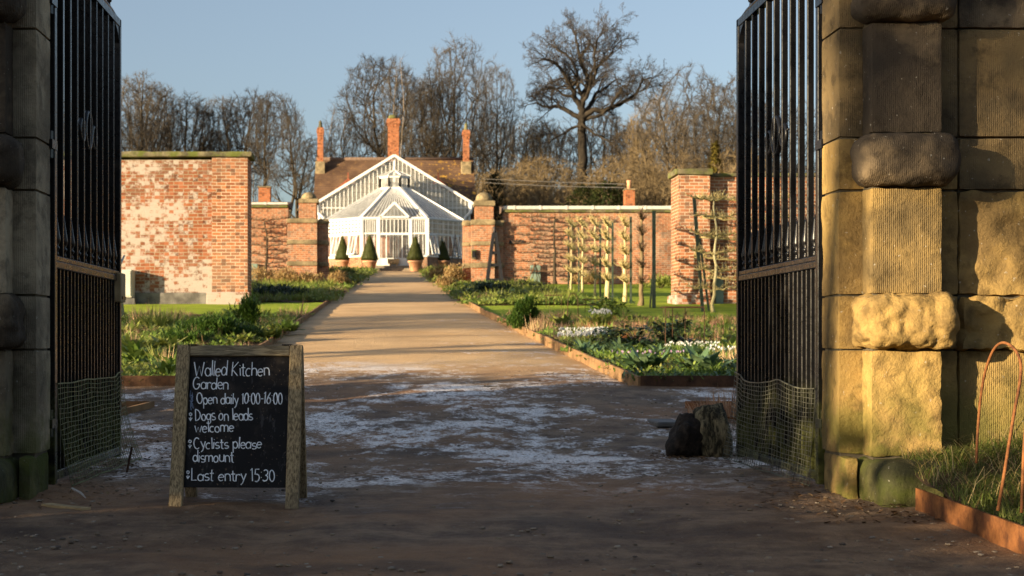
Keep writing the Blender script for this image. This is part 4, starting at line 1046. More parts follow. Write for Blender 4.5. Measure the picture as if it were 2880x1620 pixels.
    gb = part('door_gablet', MB().bar((gx0, gd, gz0), (xc, gd, gz0 + gh), .14, .1, (0, 1, 0)).bar((gx1, gd, gz0), (xc, gd, gz0 + gh + .01), .13, .09, (0, 1, 0)).bar((gx0, gd, gz0), (gx1, gd, gz0), .1), M['white'], r, False, None, True)
    part('pane', MB().add([(gx0, gd + .02, gz0), (gx1, gd + .02, gz0), (xc, gd + .02, gz0 + gh)], [[(0, 1, 2)]]).add([(gx0, gd, gz0), (xc, gd, gz0 + gh), (xc, backy, gz0 + gh)], [[(0, 1, 2)]]).add([(gx1, gd, gz0), (xc, gd, gz0 + gh), (xc, backy, gz0 + gh)], [[(0, 2, 1)]]), M['glass_roof'], gb, False, None, True)
    # tall gable glasshouse behind
    xg = -.21; hw = 4.74; zge = 9.60; za = 12.44
    top = lambda x: zge + (za - zge) * (1 - abs(x - xg) / hw)
    mb = MB(); n = 36
    for k in range(n + 1):
        x = xg - hw + 2 * hw * k / n; w = .045 if k not in (0, n, n // 2) else .14
        mb.bar((x, dg, zg + .9), (x, dg, top(x)), w, .06)
    mb.bar((xg - hw, dg - .01, 9.2), (xg + hw, dg - .01, 9.2), .06, .05)
    gf = part('gable_frame', mb, M['white'], r, False, None, True)
    mb = MB().bar((xg - hw - .25, dg - .06, zge - .15), (xg, dg - .06, za + .06), .16, .24, (0, 1, 0)).bar((xg + hw + .25, dg - .06, zge - .15), (xg, dg - .065, za + .06), .16, .235, (0, 1, 0))
    part('barge_board', mb, M['white'], gf, False, None, True)
    part('pane', MB().add([(xg - hw, dg + .03, zg), (xg + hw, dg + .03, zg), (xg + hw, dg + .03, zge), (xg, dg + .03, za), (xg - hw, dg + .03, zge)], [[(0, 1, 2, 3, 4)]]), M['glass'], gf, False, None, True)
    mb = MB()
    for k in range(18):
        z = 7.4 + k * .28
        half = hw - .1 if z < zge else hw * (za - z - .2) / (za - zge)
        if half > .2: mb.box(xg - half, xg + half, dg + .14 + .03 * (k % 2), dg + .165 + .03 * (k % 2), z, z + .265)
    part('inner_blind', mb, M['cream'], r, False, None, True)
    for s in (-1, 1):
        part('glasshouse_roof', MB().add([(xg + s * (hw + .1), dg + .07, zge - .05), (xg + s * (hw + .1), 94.2, zge - .05), (xg, 94.2, za), (xg, dg + .07, za)], [[(0, 1, 2, 3)]]), M['glass_roof'], r, False, None, True)
        part('glasshouse_side', MB().add([(xg + s * hw, dg + .08, zg), (xg + s * hw, 94.2, zg), (xg + s * hw, 94.2, zge), (xg + s * hw, dg + .08, zge)], [[(0, 1, 2, 3)]]), M['glass'], r, False, None, True)
    # curved eaves brackets and downpipes
    for s in (-1, 1):
        x = xg + s * (hw + .12); part('rain_pipe', MB().tube([(x, dg - .1, zge - .2), (x - s * .05, dg - .12, zge - .7), (x - s * .4, dg - .15, zge - 1.0), (x - s * .5, dg - .15, zg)], .11, 8), M['white'], r, True, None, True)
conservatory()
def house():
    r = thing('brick_house', (-.2, 97, gz(97)), 'brick house with brown tiled roof and three tall chimneys behind the conservatory', 'house')
    dr, de = 97., 92.8; zr = pz(401, dr); x0, x1 = px(795, dr), px(1191, dr); ze = zr - (dr - de) * .98
    part('wall', MB().box(x0 + .15, x1 - .15, de + .3, 2 * dr - de - .3, gz(95) - .5, ze + .1), M['chim'], r, False, None, True)
    mb = MB()
    for s in (-1, 1):
        e = dr - s * (dr - de) if s > 0 else 2 * dr - de
        mb.add([(x0, dr, zr), (x1, dr, zr), (x1, e, ze), (x0, e, ze), (x0, dr, zr - .14), (x1, dr, zr - .14), (x1, e, ze - .14), (x0, e, ze - .14)], [[(0, 1, 2, 3), (4, 7, 6, 5), (0, 3, 7, 4), (1, 5, 6, 2), (3, 2, 6, 7)]])
    rf = part('roof', mb, M['roof'], r, False, None, True)
    part('gable', MB().prism([(de + .3, ze), (2 * dr - de - .3, ze), (dr, zr - .2)], 'x', x0 + .1, x0 + .4), M['chim'], r, False, None, True)
    part('gable', MB().prism([(de + .3, ze), (2 * dr - de - .3, ze), (dr, zr - .2)], 'x', x1 - .4, x1 - .1), M['chim'], r, False, None, True)
    part('ridge', MB().tube([(x0, dr, zr + .02), (x1, dr, zr + .02)], .13, 8), M['roof_strip'], rf, True, None, True)
    for (xa, xb, yt, base, d) in ((798, 814, 322, 412, 96.2), (974, 1005, 300, 405, 97.), (1164, 1181, 328, 412, 96.2)):
        cx = (px(xa, d) + px(xb, d)) / 2; w = px(xb, d) - cx; zt = pz(yt, d); zb = pz(base, d); mb = MB()
        thin = w < .4
        mb.box(cx - w * .9, cx + w * .9, d - w * .9, d + w * .9, zb - .9, zt - .55)
        mb.box(cx - w, cx + w, d - w, d + w, zt - .549, zt - .35); mb.box(cx - w * 1.15, cx + w * 1.15, d - w * 1.15, d + w * 1.15, zt - .349, zt - .12); mb.box(cx - w, cx + w, d - w, d + w, zt - .119, zt)
        ch = part('chimney', mb, M['chim'], rf, False, None, True)
        if thin: part('chimney_base', MB().bev(cx - w * 1.5, cx + w * 1.5, d - w * 1.5, d + w * 1.5, zb - .95, zb + .12, .03), M['band'], rf, False, None, True)
        if thin: part('chimney_pot', MB().lathe([(.19, 0), (.13, .12), (.10, .3), (.12, .36), (.05, .5)], (cx, d, zt + .001), 10), M['coping'], rf, True, None, True)
        else: part('chimney_pot', MB().lathe([(w * .9, 0), (w * .8, .14), (w * .7, .25), (w * .3, .3)], (cx, d, zt + .001), 12), M['coping'], rf, True, None, True)
    for x in (876, 1102):     # two little red gablets on the front slope
        d = 93.6; cx = px(x, d); zt = pz(449, d); w = .95
        part('dormer', MB().add([(cx - w, 93.3, zt - w * .9), (cx + w, 93.3, zt - w * .9), (cx, 93.3, zt), (cx, 95.6, zt), (cx - w, 94.4, zt - w * .9), (cx + w, 94.4, zt - w * .9)], [[(0, 1, 2)], [(0, 2, 3, 4), (1, 5, 3, 2)]]), M['roof_red'], rf, False, None, True)
        part('ridge_finial', MB().bar((cx, 93.35, zt - .1), (cx, 93.35, zt + .35), .07), M['roof_red'], rf, False, None, True)
house()
r = thing('planter_trough', (px(989, 84.7), 84.7, gz(84.7) + .3), 'small tan wooden trough on the steps before the conservatory door', 'trough')
part('trough_body', MB().prism([(px(976, 84.7), pz(663, 84.7)), (px(1003, 84.7), pz(663, 84.7)), (px(1004.5, 84.7), pz(651, 84.7)), (px(974.5, 84.7), pz(651, 84.7))], 'y', 84.72, 84.98), M['tan'], r, False, None, True)
part('trough_foot', MB().box(px(980, 84.7), px(983, 84.7), 84.74, 84.96, gz(85) + .3, pz(663.2, 84.7)).box(px(997, 84.7), px(1000, 84.7), 84.74, 84.96, gz(85) + .3, pz(663.2, 84.7)), M['tan'], r, False, None, True)

# ------------------------------------------------------------------ plants
def leaf(rng, x, y, z, L, w, el, az, droop, n=3, fold=0.):
    """a strap or oval leaf: el = starting elevation, droop = bend downwards"""
    V = []; dx, dy = math.cos(az), math.sin(az); p = Vector((x, y, z)); e = el
    for k in range(n + 1):
        t_ = k / n; ww = w * (math.sin(PI * min(.97, .12 + .85 * t_)) if fold else (1 - t_ ** 2) + .02) / 2
        V += [(p.x + dy * ww, p.y - dx * ww, p.z), (p.x - dy * ww, p.y + dx * ww, p.z)]
        p = p + Vector((dx * math.cos(e), dy * math.cos(e), math.sin(e))) * (L / n); e -= droop / n
    return V, [[(2 * k, 2 * k + 1, 2 * k + 3, 2 * k + 2) for k in range(n)]]
def clump(kind, seed):
    rng = random.Random(seed); mb = MB(); U = rng.uniform
    def many(n, R, L, w, el, droop, fold=0., nn=3, z=0.):
        for _ in range(n):
            a = U(0, 2 * PI); rr = R * math.sqrt(rng.random()); mb.add(*leaf(rng, rr * math.cos(a), rr * math.sin(a), z + U(0, .02), U(*L), U(*w), U(*el), a + U(-.7, .7), U(*droop), nn, fold))
    if kind == 'strap': many(46, .10, (.12, .28), (.012, .022), (.8, 1.5), (.2, 1.4))
    elif kind == 'rosette': many(26, .05, (.12, .26), (.05, .085), (.35, 1.3), (.3, 1.3), 1)
    elif kind == 'broad':
        for k in range(16):
            a = U(0, 2 * PI); R_ = U(.02, .22); h = U(.08, .34); x, y = R_ * math.cos(a), R_ * math.sin(a)
            for q in range(5): mb.add(*leaf(rng, x, y, h, U(.09, .17), U(.035, .06), U(-.1, .6), a + U(-1.6, 1.6), U(.4, 1.3), 3, 1))
            mb.tube([(x * .2, y * .2, 0), (x, y, h)], .004, 3)
    elif kind == 'stems':
        for _ in range(34):
            a = U(0, 2 * PI); rr = .13 * math.sqrt(rng.random()); h = U(.10, .34); mb.add(*leaf(rng, rr * math.cos(a), rr * math.sin(a), 0, h, U(.006, .014), U(1.0, 1.6), a, U(-.2, .5), 2))
    elif kind == 'mat':     # low mat of small leaves
        for _ in range(70):
            a = U(0, 2 * PI); rr = .22 * math.sqrt(rng.random()); mb.add(*leaf(rng, rr * math.cos(a), rr * math.sin(a), U(.0, .07) * (1.2 - rr / .22), U(.03, .08), U(.018, .035), U(0, 1.2), U(0, 6.3), U(.2, 1.2), 2, 1))
    elif kind == 'heather':
        for _ in range(120):
            a = U(0, 2 * PI); rr = .2 * math.sqrt(rng.random()); h = U(.08, .2) * (1.2 - rr / .25); mb.add(*leaf(rng, rr * math.cos(a), rr * math.sin(a), 0, h, U(.004, .009), U(.6, 1.5), a + U(-.8, .8), U(-.4, .6), 2))
    return mb.proto()
PROT = {k: [clump(k, 10 * i + j) for j in range(4)] for i, k in enumerate(('strap', 'rosette', 'broad', 'stems', 'mat', 'heather'))}
def cover(xin, xout, y0, y1, spec, seed):
    """one mesh per material of merged, uncountable ground cover; spec: list of (kind, material, density /m2, scale range, clustering scale, threshold)"""
    for si, (kind, mat_, dens, sc_, cl, thr, nm) in enumerate(spec):
        rng = random.Random(seed * 31 + si); mb = MB(); area = (y1 - y0) * abs(xout - xin((y0 + y1) / 2)); cnt = 0
        for _ in range(int(area * dens)):
            y = rng.uniform(y0, y1); xi = xin(y); x = rng.uniform(min(xi, xout), max(xi, xout))
            if abs(x - xi) < .10: continue
            if mnoise.noise((x * cl, y * cl, seed + si * 7.7)) < thr: continue
            s = rng.uniform(*sc_); mb.put(PROT[kind][rng.randrange(4)], (x, y, gz(y) + .045), rng.uniform(0, 6.3), s, s * rng.uniform(.8, 1.2)); cnt += 1
        if cnt: solo(nm, mb, M[mat_], kind='stuff')
# left bed
cover(LE, -7.0, 15.0, 31.4, [('mat', 'leaf', 10.1, (.8, 1.5), .8, -.1, 'ground_cover'), ('mat', 'leaf_lime', 6.5, (.8, 1.4), .7, .0, 'pale_ground_cover'), ('strap', 'leaf', 1.2, (.5, .8), .7, .05, 'bulb_leaves'), ('rosette', 'leaf_lime', 2.9, (.6, 1.1), .6, .08, 'lime_rosettes'),
      ('rosette', 'leaf', 1.8, (.6, 1.1), .5, .1, 'green_rosettes'), ('stems', 'straw', 1.5, (.6, 1.0), .6, .1, 'dried_stems'), ('heather', 'heather', 5, (.5, .9), .7, .05, 'dead_stalks'), ('strap', 'leaf_lime', 1.8, (.5, 1.0), .5, .15, 'pale_bulb_leaves')], 3)
# right bed
cover(RE, 8.0, 15.0, 20.5, [('mat', 'leaf', 15.8, (.8, 1.5), .8, -.4, 'ground_cover'), ('mat', 'leaf_lime', 5.8, (.7, 1.3), .9, .05, 'pale_ground_cover'), ('rosette', 'leaf_blue', 4.3, (.6, 1.0), .7, -.05, 'blue_green_rosettes'), ('rosette', 'leaf', 2.2, (.6, 1.0), .6, .05, 'green_rosettes'), ('strap', 'leaf', 2.2, (.5, .9), .6, .05, 'bulb_leaves'),
      ('stems', 'straw', 1.6, (.4, .8), .6, .1, 'dried_stems'), ('mat', 'leaf_blue', 7.2, (.8, 1.5), .9, .0, 'blue_ground_cover')], 5)
cover(RE, 9.5, 20.5, 29.3, [('mat', 'leaf', 8.6, (.9, 1.6), .8, -.1, 'ground_cover'), ('mat', 'leaf_lime', 4.3, (.8, 1.5), .7, .0, 'lime_ground_cover'), ('rosette', 'leaf', 1.8, (.7, 1.1), .7, .1, 'rosettes'), ('strap', 'leaf_lime', 2.2, (.6, 1.), .6, .0, 'pale_bulb_leaves'), ('stems', 'straw_pink', 7, (.4, .8), .5, -.05, 'cut_pink_stems'),
      ('heather', 'heather', 6, (.6, 1.1), .6, .05, 'brown_stalks'), ('stems', 'orange_stem', 3, (.4, .7), .5, .18, 'orange_stalks')], 6)
# beds further up
for (xin, xout, y0, y1, sd) in ((LE, -11, 40, 58, 7), (RE, 5.4, 37.7, 58, 8)):
    cover(xin, xout, y0, y1, [('mat', 'leaf_lime', 6, (1.4, 2.6), .5, -.1, 'pale_ground_cover'), ('mat', 'leaf', 5, (1.4, 2.4), .5, -.1, 'ground_cover'), ('broad', 'leaf_dark', .9, (.8, 1.3), .4, .1, 'dark_ground_cover'), ('heather', 'heather', 2.2, (1., 2.), .4, .1, 'brown_ground_cover'),
          ('strap', 'leaf_lime', 3, (1., 1.6), .4, 0, 'pale_bulb_leaves')], sd)
for (xin, xout, sd) in ((LE, -4.6, 9), (RE, 4.6, 10)):
    cover(xin, xout, 61.3, 84, [('mat', 'leaf_lime', 5, (1.8, 3.2), .4, -.2, 'pale_ground_cover'), ('mat', 'leaf', 3, (1.8, 3), .4, -.1, 'ground_cover'), ('heather', 'tanbush', 2, (1.6, 2.8), .35, .05, 'tan_ground_cover')], sd)
# individual plants
def plant(kind, mat_, x, y, s, label, cat='plant', name=None, n=1, spread=0., sz=None, seed=0, extra=None):
    rng = random.Random(seed + int(x * 100)); mb = MB()
    for k in range(n):
        a = rng.uniform(0, 6.3); q = spread * math.sqrt(rng.random()); ss = s * rng.uniform(.8, 1.15)
        mb.put(PROT[kind][k % 4], (q * math.cos(a), q * math.sin(a), 0), rng.uniform(0, 6.3), ss, (sz or s) * rng.uniform(.85, 1.1))
    r = thing(name or kind + '_plant', (x, y, gz(y) + .05), label, cat)
    part('foliage', mb, M[mat_], r)
    if extra: extra(r, rng)
    return r
def flowers(n, R, h, mat_, size, droop=False, asp=1.):
    def f(r, rng):
        mb = MB(); st = MB()
        for _ in range(n):
            a = rng.uniform(0, 6.3); q = R * math.sqrt(rng.random()); x, y = q * math.cos(a), q * math.sin(a) * asp; z = h * rng.uniform(.75, 1.1)
            for k in range(3):
                b = k * 2.1 + a; mb.add(*leaf(rng, x, y, z, size * 1.6, size, -1.0 if droop else 1.25, b, .3 if droop else -.2, 2, 1))
            st.tube([(x, y, 0), (x, y, z)], .002, 3, False)
        part('petals', mb, M[mat_], r, kind='stuff'); part('stalks', st, M['leaf'], r, kind='stuff')
    return f
Pd = lambda x, d: (px(x, d), d)
plant('strap', 'leaf', *Pd(1455, 20.9), .55, 'clump of white crocuses in bloom nearest the right path edging', 'flower', 'crocus_clump', 5, .2, .45, 1, flowers(70, .30, .15, 'petal', .034))
plant('strap', 'leaf', *Pd(1497, 21.3), .55, 'smaller clump of white crocuses beside the dark hellebore', 'flower', 'crocus_clump', 4, .12, .45, 2, flowers(40, .2, .15, 'petal', .034))
plant('strap', 'leaf', *Pd(1445, 22.4), .5, 'thin row of white crocuses behind the front crocus clump', 'flower', 'crocus_clump', 3, .2, .4, 3, flowers(30, .26, .13, 'petal', .03))
plant('strap', 'leaf', *Pd(1500, 22.6), .5, 'row of white crocuses behind and right of the front clump', 'flower', 'crocus_clump', 3, .2, .4, 7, flowers(26, .2, .13, 'petal', .03))
plant('strap', 'leaf', *Pd(1740, 18.9), .8, 'broad clump of snowdrops under the square wire plant frame', 'flower', 'snowdrop_clump', 12, .33, .7, 4, flowers(70, .36, .17, 'petal', .019, True))
plant('strap', 'leaf', *Pd(1815, 18.2), .7, 'small snowdrop clump right of the wire plant frame', 'flower', 'snowdrop_clump', 3, .14, .6, 5, flowers(26, .2, .16, 'petal', .022, True))
plant('strap', 'leaf', *Pd(1510, 27.5), .8, 'white narcissi in flower far back in the right bed', 'flower', 'narcissus_clump', 5, .2, .7, 6, flowers(40, .24, .22, 'petal', .03))
plant('broad', 'leaf_dark', *Pd(1568, 19.8), 1.1, 'large dark green hellebore in the middle of the right bed', 'plant', 'hellebore', 5, .3, .95, 8)
plant('broad', 'leaf_dark', *Pd(1690, 19.9), 1.1, 'upright dark green hellebore behind the wire plant frame', 'plant', 'hellebore', 4, .18, 1.15, 9)
plant('rosette', 'leaf_blue', *Pd(1640, 16.2), 1.5, 'blue green leafy perennial at the front of the right bed', 'plant', 'leafy_perennial', 3, .18, 1.3, 10)
plant('rosette', 'leaf_blue', *Pd(1740, 16.0), 1.5, 'broad leaved grey green perennial near the right gate', 'plant', 'leafy_perennial', 4, .22, 1.4, 11)
plant('rosette', 'leaf_lime', *Pd(1490, 25.5), 1.6, 'bright lime green clump behind the crocuses', 'plant', 'leafy_perennial', 4, .22, 1.3, 12)
plant('rosette', 'leaf_lime', *Pd(1402, 26.), 1.4, 'lime green clump right of the evergreen bush by the path', 'plant', 'leafy_perennial', 3, .15, 1.3, 13)
plant('broad', 'leaf', *Pd(1530, 28.5), 1.3, 'bushy reddish green shrub at the back of the right bed', 'shrub', 'low_shrub', 5, .3, 1.3, 14)
plant('mat', 'leaf', *Pd(1625, 17.8), 1.3, 'low lilac flowered plant at the middle front of the right bed', 'flower', 'primrose_clump', 4, .3, 1.2, 15, flowers(30, .5, .10, 'lilac', .02))
plant('rosette', 'leaf_lime', *Pd(372, 19.3), 1.5, 'lush lime green leafy clump in the front of the left bed', 'plant', 'leafy_perennial', 6, .3, 1.2, 16)
plant('rosette', 'leaf', *Pd(330, 17.8), 1.5, 'mid green leafy clump by the left gate', 'plant', 'leafy_perennial', 5, .28, 1.2, 17)
plant('strap', 'leaf_lime', *Pd(395, 25.), 1.6, 'pale daffodil leaves with dry stalks left of the ferny bush', 'plant', 'daffodil_clump', 8, .4, 1.5, 18)
plant('stems', 'straw', *Pd(415, 27.), 1.6, 'sheaf of bleached dry stalks at the back of the left bed', 'plant', 'dry_stalks', 3, .3, 1.5, 19)
plant('stems', 'straw', *Pd(352, 26.), 1.5, 'sheaf of bleached dry stalks beside the left gate edge', 'plant', 'dry_stalks', 3, .25, 1.4, 20)
plant('stems', 'straw', *Pd(755, 30.5), 1.5, 'tall dry stalks by the left lawn edge near the path', 'plant', 'dry_stalks', 1, .1, 1.6, 21)
plant('stems', 'straw', *Pd(1345, 24.), 1.0, 'bleached dry grass tuft against the right path edging', 'plant', 'dry_stalks', 3, .15, 1.1, 22)
plant('rosette', 'leaf_lime', *Pd(672, 22.3), 1.2, 'yellow green clump spilling over the left path edging', 'plant', 'leafy_perennial', 4, .2, 1., 23)
plant('rosette', 'leaf', *Pd(720, 24.5), 1.2, 'green leafy clump beside the left edging behind the sign', 'plant', 'leafy_perennial', 5, .25, 1., 24)
plant('heather', 'heather', *Pd(1392, 26.5), 2.2, 'brown heathery shrub right of the path-side evergreen', 'shrub', 'heather_shrub', 3, .12, 2.4, 25)
plant('stems', 'straw', *Pd(1835, 17.), 1.3, 'pale cut stems in the right bed beside the gate edge', 'plant', 'dry_stalks', 4, .3, 1.0, 26)
plant('heather', 'straw_pink', px(1822, 12.2), 12.2, 1.15, 'reddish weedy tuft in the small bed behind the log', 'plant', 'weed_tuft', 4, .2, 1.6, 27)
def bush(x, y, R, H, label, mat_, n, seed, lsz=(.02, .05), cat='shrub', name='leafy_shrub', up=.5, stems=True, stem_m='bark'):
    rng = random.Random(seed); mb = MB(); st = MB(); lobes = []
    for k in range(9):
        a = rng.uniform(0, 6.3); q = rng.uniform(.1, .7); lobes.append((R * q * math.cos(a), R * q * math.sin(a), H * rng.uniform(.35, .85) * (1.15 - q * .6), rng.uniform(.25, .45)))
    for k in range(n):
        lx, ly, lz, lr = lobes[rng.randrange(9)]; v = Vector((rng.gauss(0, 1), rng.gauss(0, 1), rng.gauss(0, 1))).normalized() * (rng.random() ** .4)
        x_, y_, z_ = lx + v.x * lr * R * 1.2, ly + v.y * lr * R * 1.2, max(.02, lz * (0.55 + .45 * rng.random()) + v.z * lr * H * .7)
        mb.add(*leaf(rng, x_, y_, z_, rng.uniform(*lsz) * 1.8, rng.uniform(*lsz) * .45, rng.uniform(.1, 1.4), rng.uniform(0, 6.3), rng.uniform(0, 1), 2, 1))
    r = thing(name, (x, y, gz(y) + .04), label, cat)
    part('foliage', mb, M[mat_], r)
    if stems:
        for lx, ly, lz, lr in lobes:
            st.tube([(lx * .1, ly * .1, 0), (lx * .5, ly * .5, lz * .5), (lx, ly, lz + lr * H * .3)], [.014, .009, .004], 4)
        part('stem', st, M[stem_m], r)
    return r
bush(*Pd(545, 22.2), .78, .42, 'wide ferny bright green bush in the left bed above the sign', 'leaf_fine', 7000, 41, (.03, .055))
bush(*Pd(622, 25.), .36, .72, 'tall feathery green shrub behind the ferny bush in the left bed', 'leaf_fine', 3600, 42, (.03, .055))
bush(*Pd(468, 21.), .42, .26, 'low ferny green mound left of the wide bush', 'leaf_fine', 2200, 43, (.03, .05))
bush(*Pd(1322, 25.2), .33, .60, 'upright feathery evergreen bush beside the right path edging', 'leaf_fine', 3600, 44, (.03, .055))
for (x, d, R, H, sd, lb) in ((668, 57.5, .95, .8, 51, 'dried tan shrub in front of the sage door by the left far wall'), (715, 57, .9, .75, 52, 'dried tan shrub at the foot of the left banded pier'), (770, 57, .9, .65, 53, 'dried tan shrub right of the left pier foot'),
        (835, 62, .7, .8, 54, 'dried tan shrub just beyond the left banded pier'), (850, 56, .55, .62, 55, 'straw coloured shrub at the left path edge'), (1100, 64, .6, .8, 56, 'dried tan shrub at the right path edge beyond the obelisk'),
        (1140, 60, .6, .8, 57, 'dried tan shrub at the foot of the right banded pier'), (1118, 54, .5, .5, 58, 'small straw coloured shrub at the right path edge'), (1465, 59, 1.5, .4, 59, 'low tan hedge along the foot of the right far wall')):
    bush(px(x, d), d, R, H, lb, 'tanbush', 1700, sd, (.05, .09), 'shrub', 'dried_shrub', .5, True, 'twig_gold')
for (x, d, R, H, sd, lb) in ((1240, 49, .8, .45, 61, 'dark leafy hellebore patch at the foot of the black obelisk'), (1205, 46, .6, .4, 62, 'dark leafy patch beside the right path edge'), (700, 44, 1.1, .4, 63, 'dark leafy patch beyond the left lawn strip'), (660, 43, .8, .35, 64, 'dark leafy patch beside the end of the left brick wall'),
        (880, 68, .5, .55, 65, 'yellow green shrub at the left path edge before the topiary'), (1085, 72, .5, .5, 66, 'yellow green shrub at the right path edge before the topiary'), (1660, 54, .9, .5, 67, 'yellow green shrub by the near brick pier')):
    bush(px(x, d), d, R, H, lb, 'leaf_dark' if sd < 65 else 'leaf_lime', 1500, sd, (.06, .10), 'shrub', 'leafy_shrub')
# topiary cones in clay pots
def topiary(x, d, ytop, yrim, ybase, wpot, wcone, label):
    zb = gz(d) - .02; zr = pz(yrim, d); zt = pz(ytop, d); rp = wpot / 2 / F * d; rc = wcone / 2 / F * d; cx = px(x, d); h = zr - zb
    r = thing('potted_topiary', (cx, d, zb), label, 'topiary', 'potted cones in front of the conservatory')
    part('pot', MB().lathe([(rp * .62, 0), (rp * .66, .02), (rp * .93, h * .82), (rp * 1.02, h * .83), (rp * 1.03, h * .99), (rp * .95, h), (rp * .9, h * .9)], (cx, d, zb), 28), M['terracotta'], r, True, None, True)
    part('soil', MB().lathe([(.01, 0), (rp * .88, .001), (rp * .88, .02)], (cx, d, zb + h * .9), 16), M['soil'], r, False, None, True)
    rng = random.Random(int(x)); mb = MB(); H = zt - zr
    mb.lathe([(rc * .4, 0), (rc * .88, .08 * H), (rc * .85, .15 * H), (rc * .42, .6 * H), (.02, .97 * H)], (cx, d, zr), 16)
    for _ in range(5200):
        t_ = 1 - math.sqrt(rng.random()); a = rng.uniform(0, 6.3); R = rc * ((1 - t_) ** .9 * .97 + .02) * (min(1, .72 + t_ * 4)) * rng.uniform(.9, 1.05); z = zr - .03 + H * t_
        mb.add(*leaf(rng, cx + R * math.cos(a), d + R * math.sin(a), z, rng.uniform(.04, .08), rng.uniform(.02, .035), rng.uniform(.2, 1.4), a + rng.uniform(-1, 1), .5, 1, 0))
    part('clipped_cone', mb, M['topiary'], r, False, None, True)
topiary(862, 86.0, 592, 655, 672, 34, 42, 'cone topiary in a clay pot, leftmost of the four')
topiary(930, 83.6, 588, 656, 685, 36, 46, 'cone topiary in a clay pot immediately left of the conservatory steps')
topiary(1045, 83.6, 592, 656, 685, 37, 46, 'cone topiary in a clay pot immediately right of the conservatory steps')
topiary(1112, 86.0, 597, 656, 672, 36, 42, 'shaded cone topiary in a clay pot, rightmost of the four')
for (x, y, lb) in ((-.75, 88.2, 'dark leafy plant inside the conservatory left of the doors'), (.9, 88.6, 'dark leafy plant inside the conservatory right of the doors'), (2.6, 88.6, 'dark leafy plant inside the conservatory behind the right windows'), (-2.8, 88.6, 'dark leafy plant inside the conservatory behind the left windows')):
    rr = bush(x, y, .55, 1.2, lb, 'leaf_dark', 900, int(x * 10) + 90, (.06, .12), 'plant', 'indoor_plant'); rr.location.z = 5.28
# small fruit frames and wire hoops in the beds
def wire_frame(x0, x1, d, ytop, label, depth=.4, yb=None):
    zt = pz(ytop, d); xa, xb = px(x0, d), px(x1, d); r = thing('wire_plant_frame', ((xa + xb) / 2, d, gz(d)), label, 'plant support')
    part('top_ring', MB().tube([(xa, d, zt), (xb, d, zt), (xb, d + depth, zt), (xa, d + depth, zt)], .007, 5, closed=True), M['rust_dark'], r, False, None, True)
    for x, y in ((xa, d), (xb, d), (xa + .33 * (xb - xa), d + depth), (xa + .66 * (xb - xa), d + depth)): part('leg', MB().tube([(x, y, zt), (x, y, gz(d))], .006, 5), M['rust_dark'], r, False, None, True)
wire_frame(1674, 1772, 19.2, 772, 'square rusty wire plant frame standing over snowdrops in the right bed')
wire_frame(1472, 1540, 33., 752, 'low rusty wire frame on the lawn edge before the espaliers', .6)
wire_frame(1374, 1412, 36., 742, 'thin rusty wire frame left of the espalier row', .5)
hoop(px(1427, 26), px(1455, 26), 26, 26, pz(738, 26), .007, M['rust_dark'], 'slender rusty wire hoop in the middle of the right bed', zb=gz(26))
r = thing('cane_wigwam', (px(1340, 57), 57, gz(57)), 'wigwam of thin reddish canes before the low sage door', 'plant support')
for dx in (-22, -8, 10, 20): part('cane', MB().tube([(px(1345 + dx, 57), 57 + .1 * dx / 10, gz(57)), (px(1346, 57), 57, pz(662, 57))], .018, 4), M['rust'], r, False, None, True)

# ------------------------------------------------------------------ trained fruit trees
def espalier(x, y, H, W, tiers, dirv, label, seed, rt=.07, bm='espbark', tm='esptwig', lean=0., group=None, spur=1., name='espalier_tree', first=.28, fork=False):
    """trunk with horizontal tiers trained along dirv, knobbly spurs on the arms"""
    rng = random.Random(seed); r = thing(name, (x, y, gz(y)), label, 'fruit tree', group); tr = MB(); sp = MB(); dv = Vector((dirv[0], dirv[1], 0)).normalized()
    n = 12; P = []; off = 0
    for k in range(n + 1):
        t_ = k / n; off += rng.gauss(0, .030); P.append(Vector((0, 0, H * t_)) + dv * (off + lean * t_) + Vector((rng.gauss(0, .01), rng.gauss(0, .01), 0)))
    tr.tube(P, [rt * (1.35 if k == 0 else 1) * (1 - .6 * k / n) * rng.uniform(.9, 1.15) for k in range(n + 1)], 8)
    part('trunk', tr, M[bm], r, True)
    for i in range(tiers):
        h = H * (first + (1 - first) * i / max(1, tiers - 1)) * .985; k = min(n - 1, int(h / H * n)); b = P[k].lerp(P[k + 1], h / H * n - k)
        arm = MB()
        for s in (-1, 1):
            L = W * rng.uniform(.8, 1.08); m = 9; pts = []; q = b.copy()
            for j in range(m + 1):
                t_ = j / m; pts.append(b + dv * s * L * t_ + Vector((rng.gauss(0, .015), rng.gauss(0, .015), .05 * math.sin(min(1, t_ * 3) * PI / 2) - .06 + .06 * t_ + rng.gauss(0, .018))))
            pts[0] = b; arm.tube(pts, [max(.016, (rt * .3 + .012) * (1 - .5 * j / m)) * rng.uniform(.8, 1.25) for j in range(m + 1)], 6)
            for j in range(int(40 * spur * L)):
                t_ = rng.uniform(.06, 1); jj = min(m - 1, int(t_ * m)); c = pts[jj].lerp(pts[jj + 1], t_ * m - jj); l = rng.uniform(.07, .26); u = Vector((rng.gauss(0, .6), rng.gauss(0, .6), rng.uniform(.1, 1.))).normalized(); u2 = (u + Vector((rng.gauss(0, .5), rng.gauss(0, .5), .5))).normalized()
                arm.tube([c, c + u * l * .5, c + u * l * .5 + u2 * l * .6], [.012, .008, .004], 4)
        part('arm', arm, M[tm], r, True)
    return r
XE = 6.4
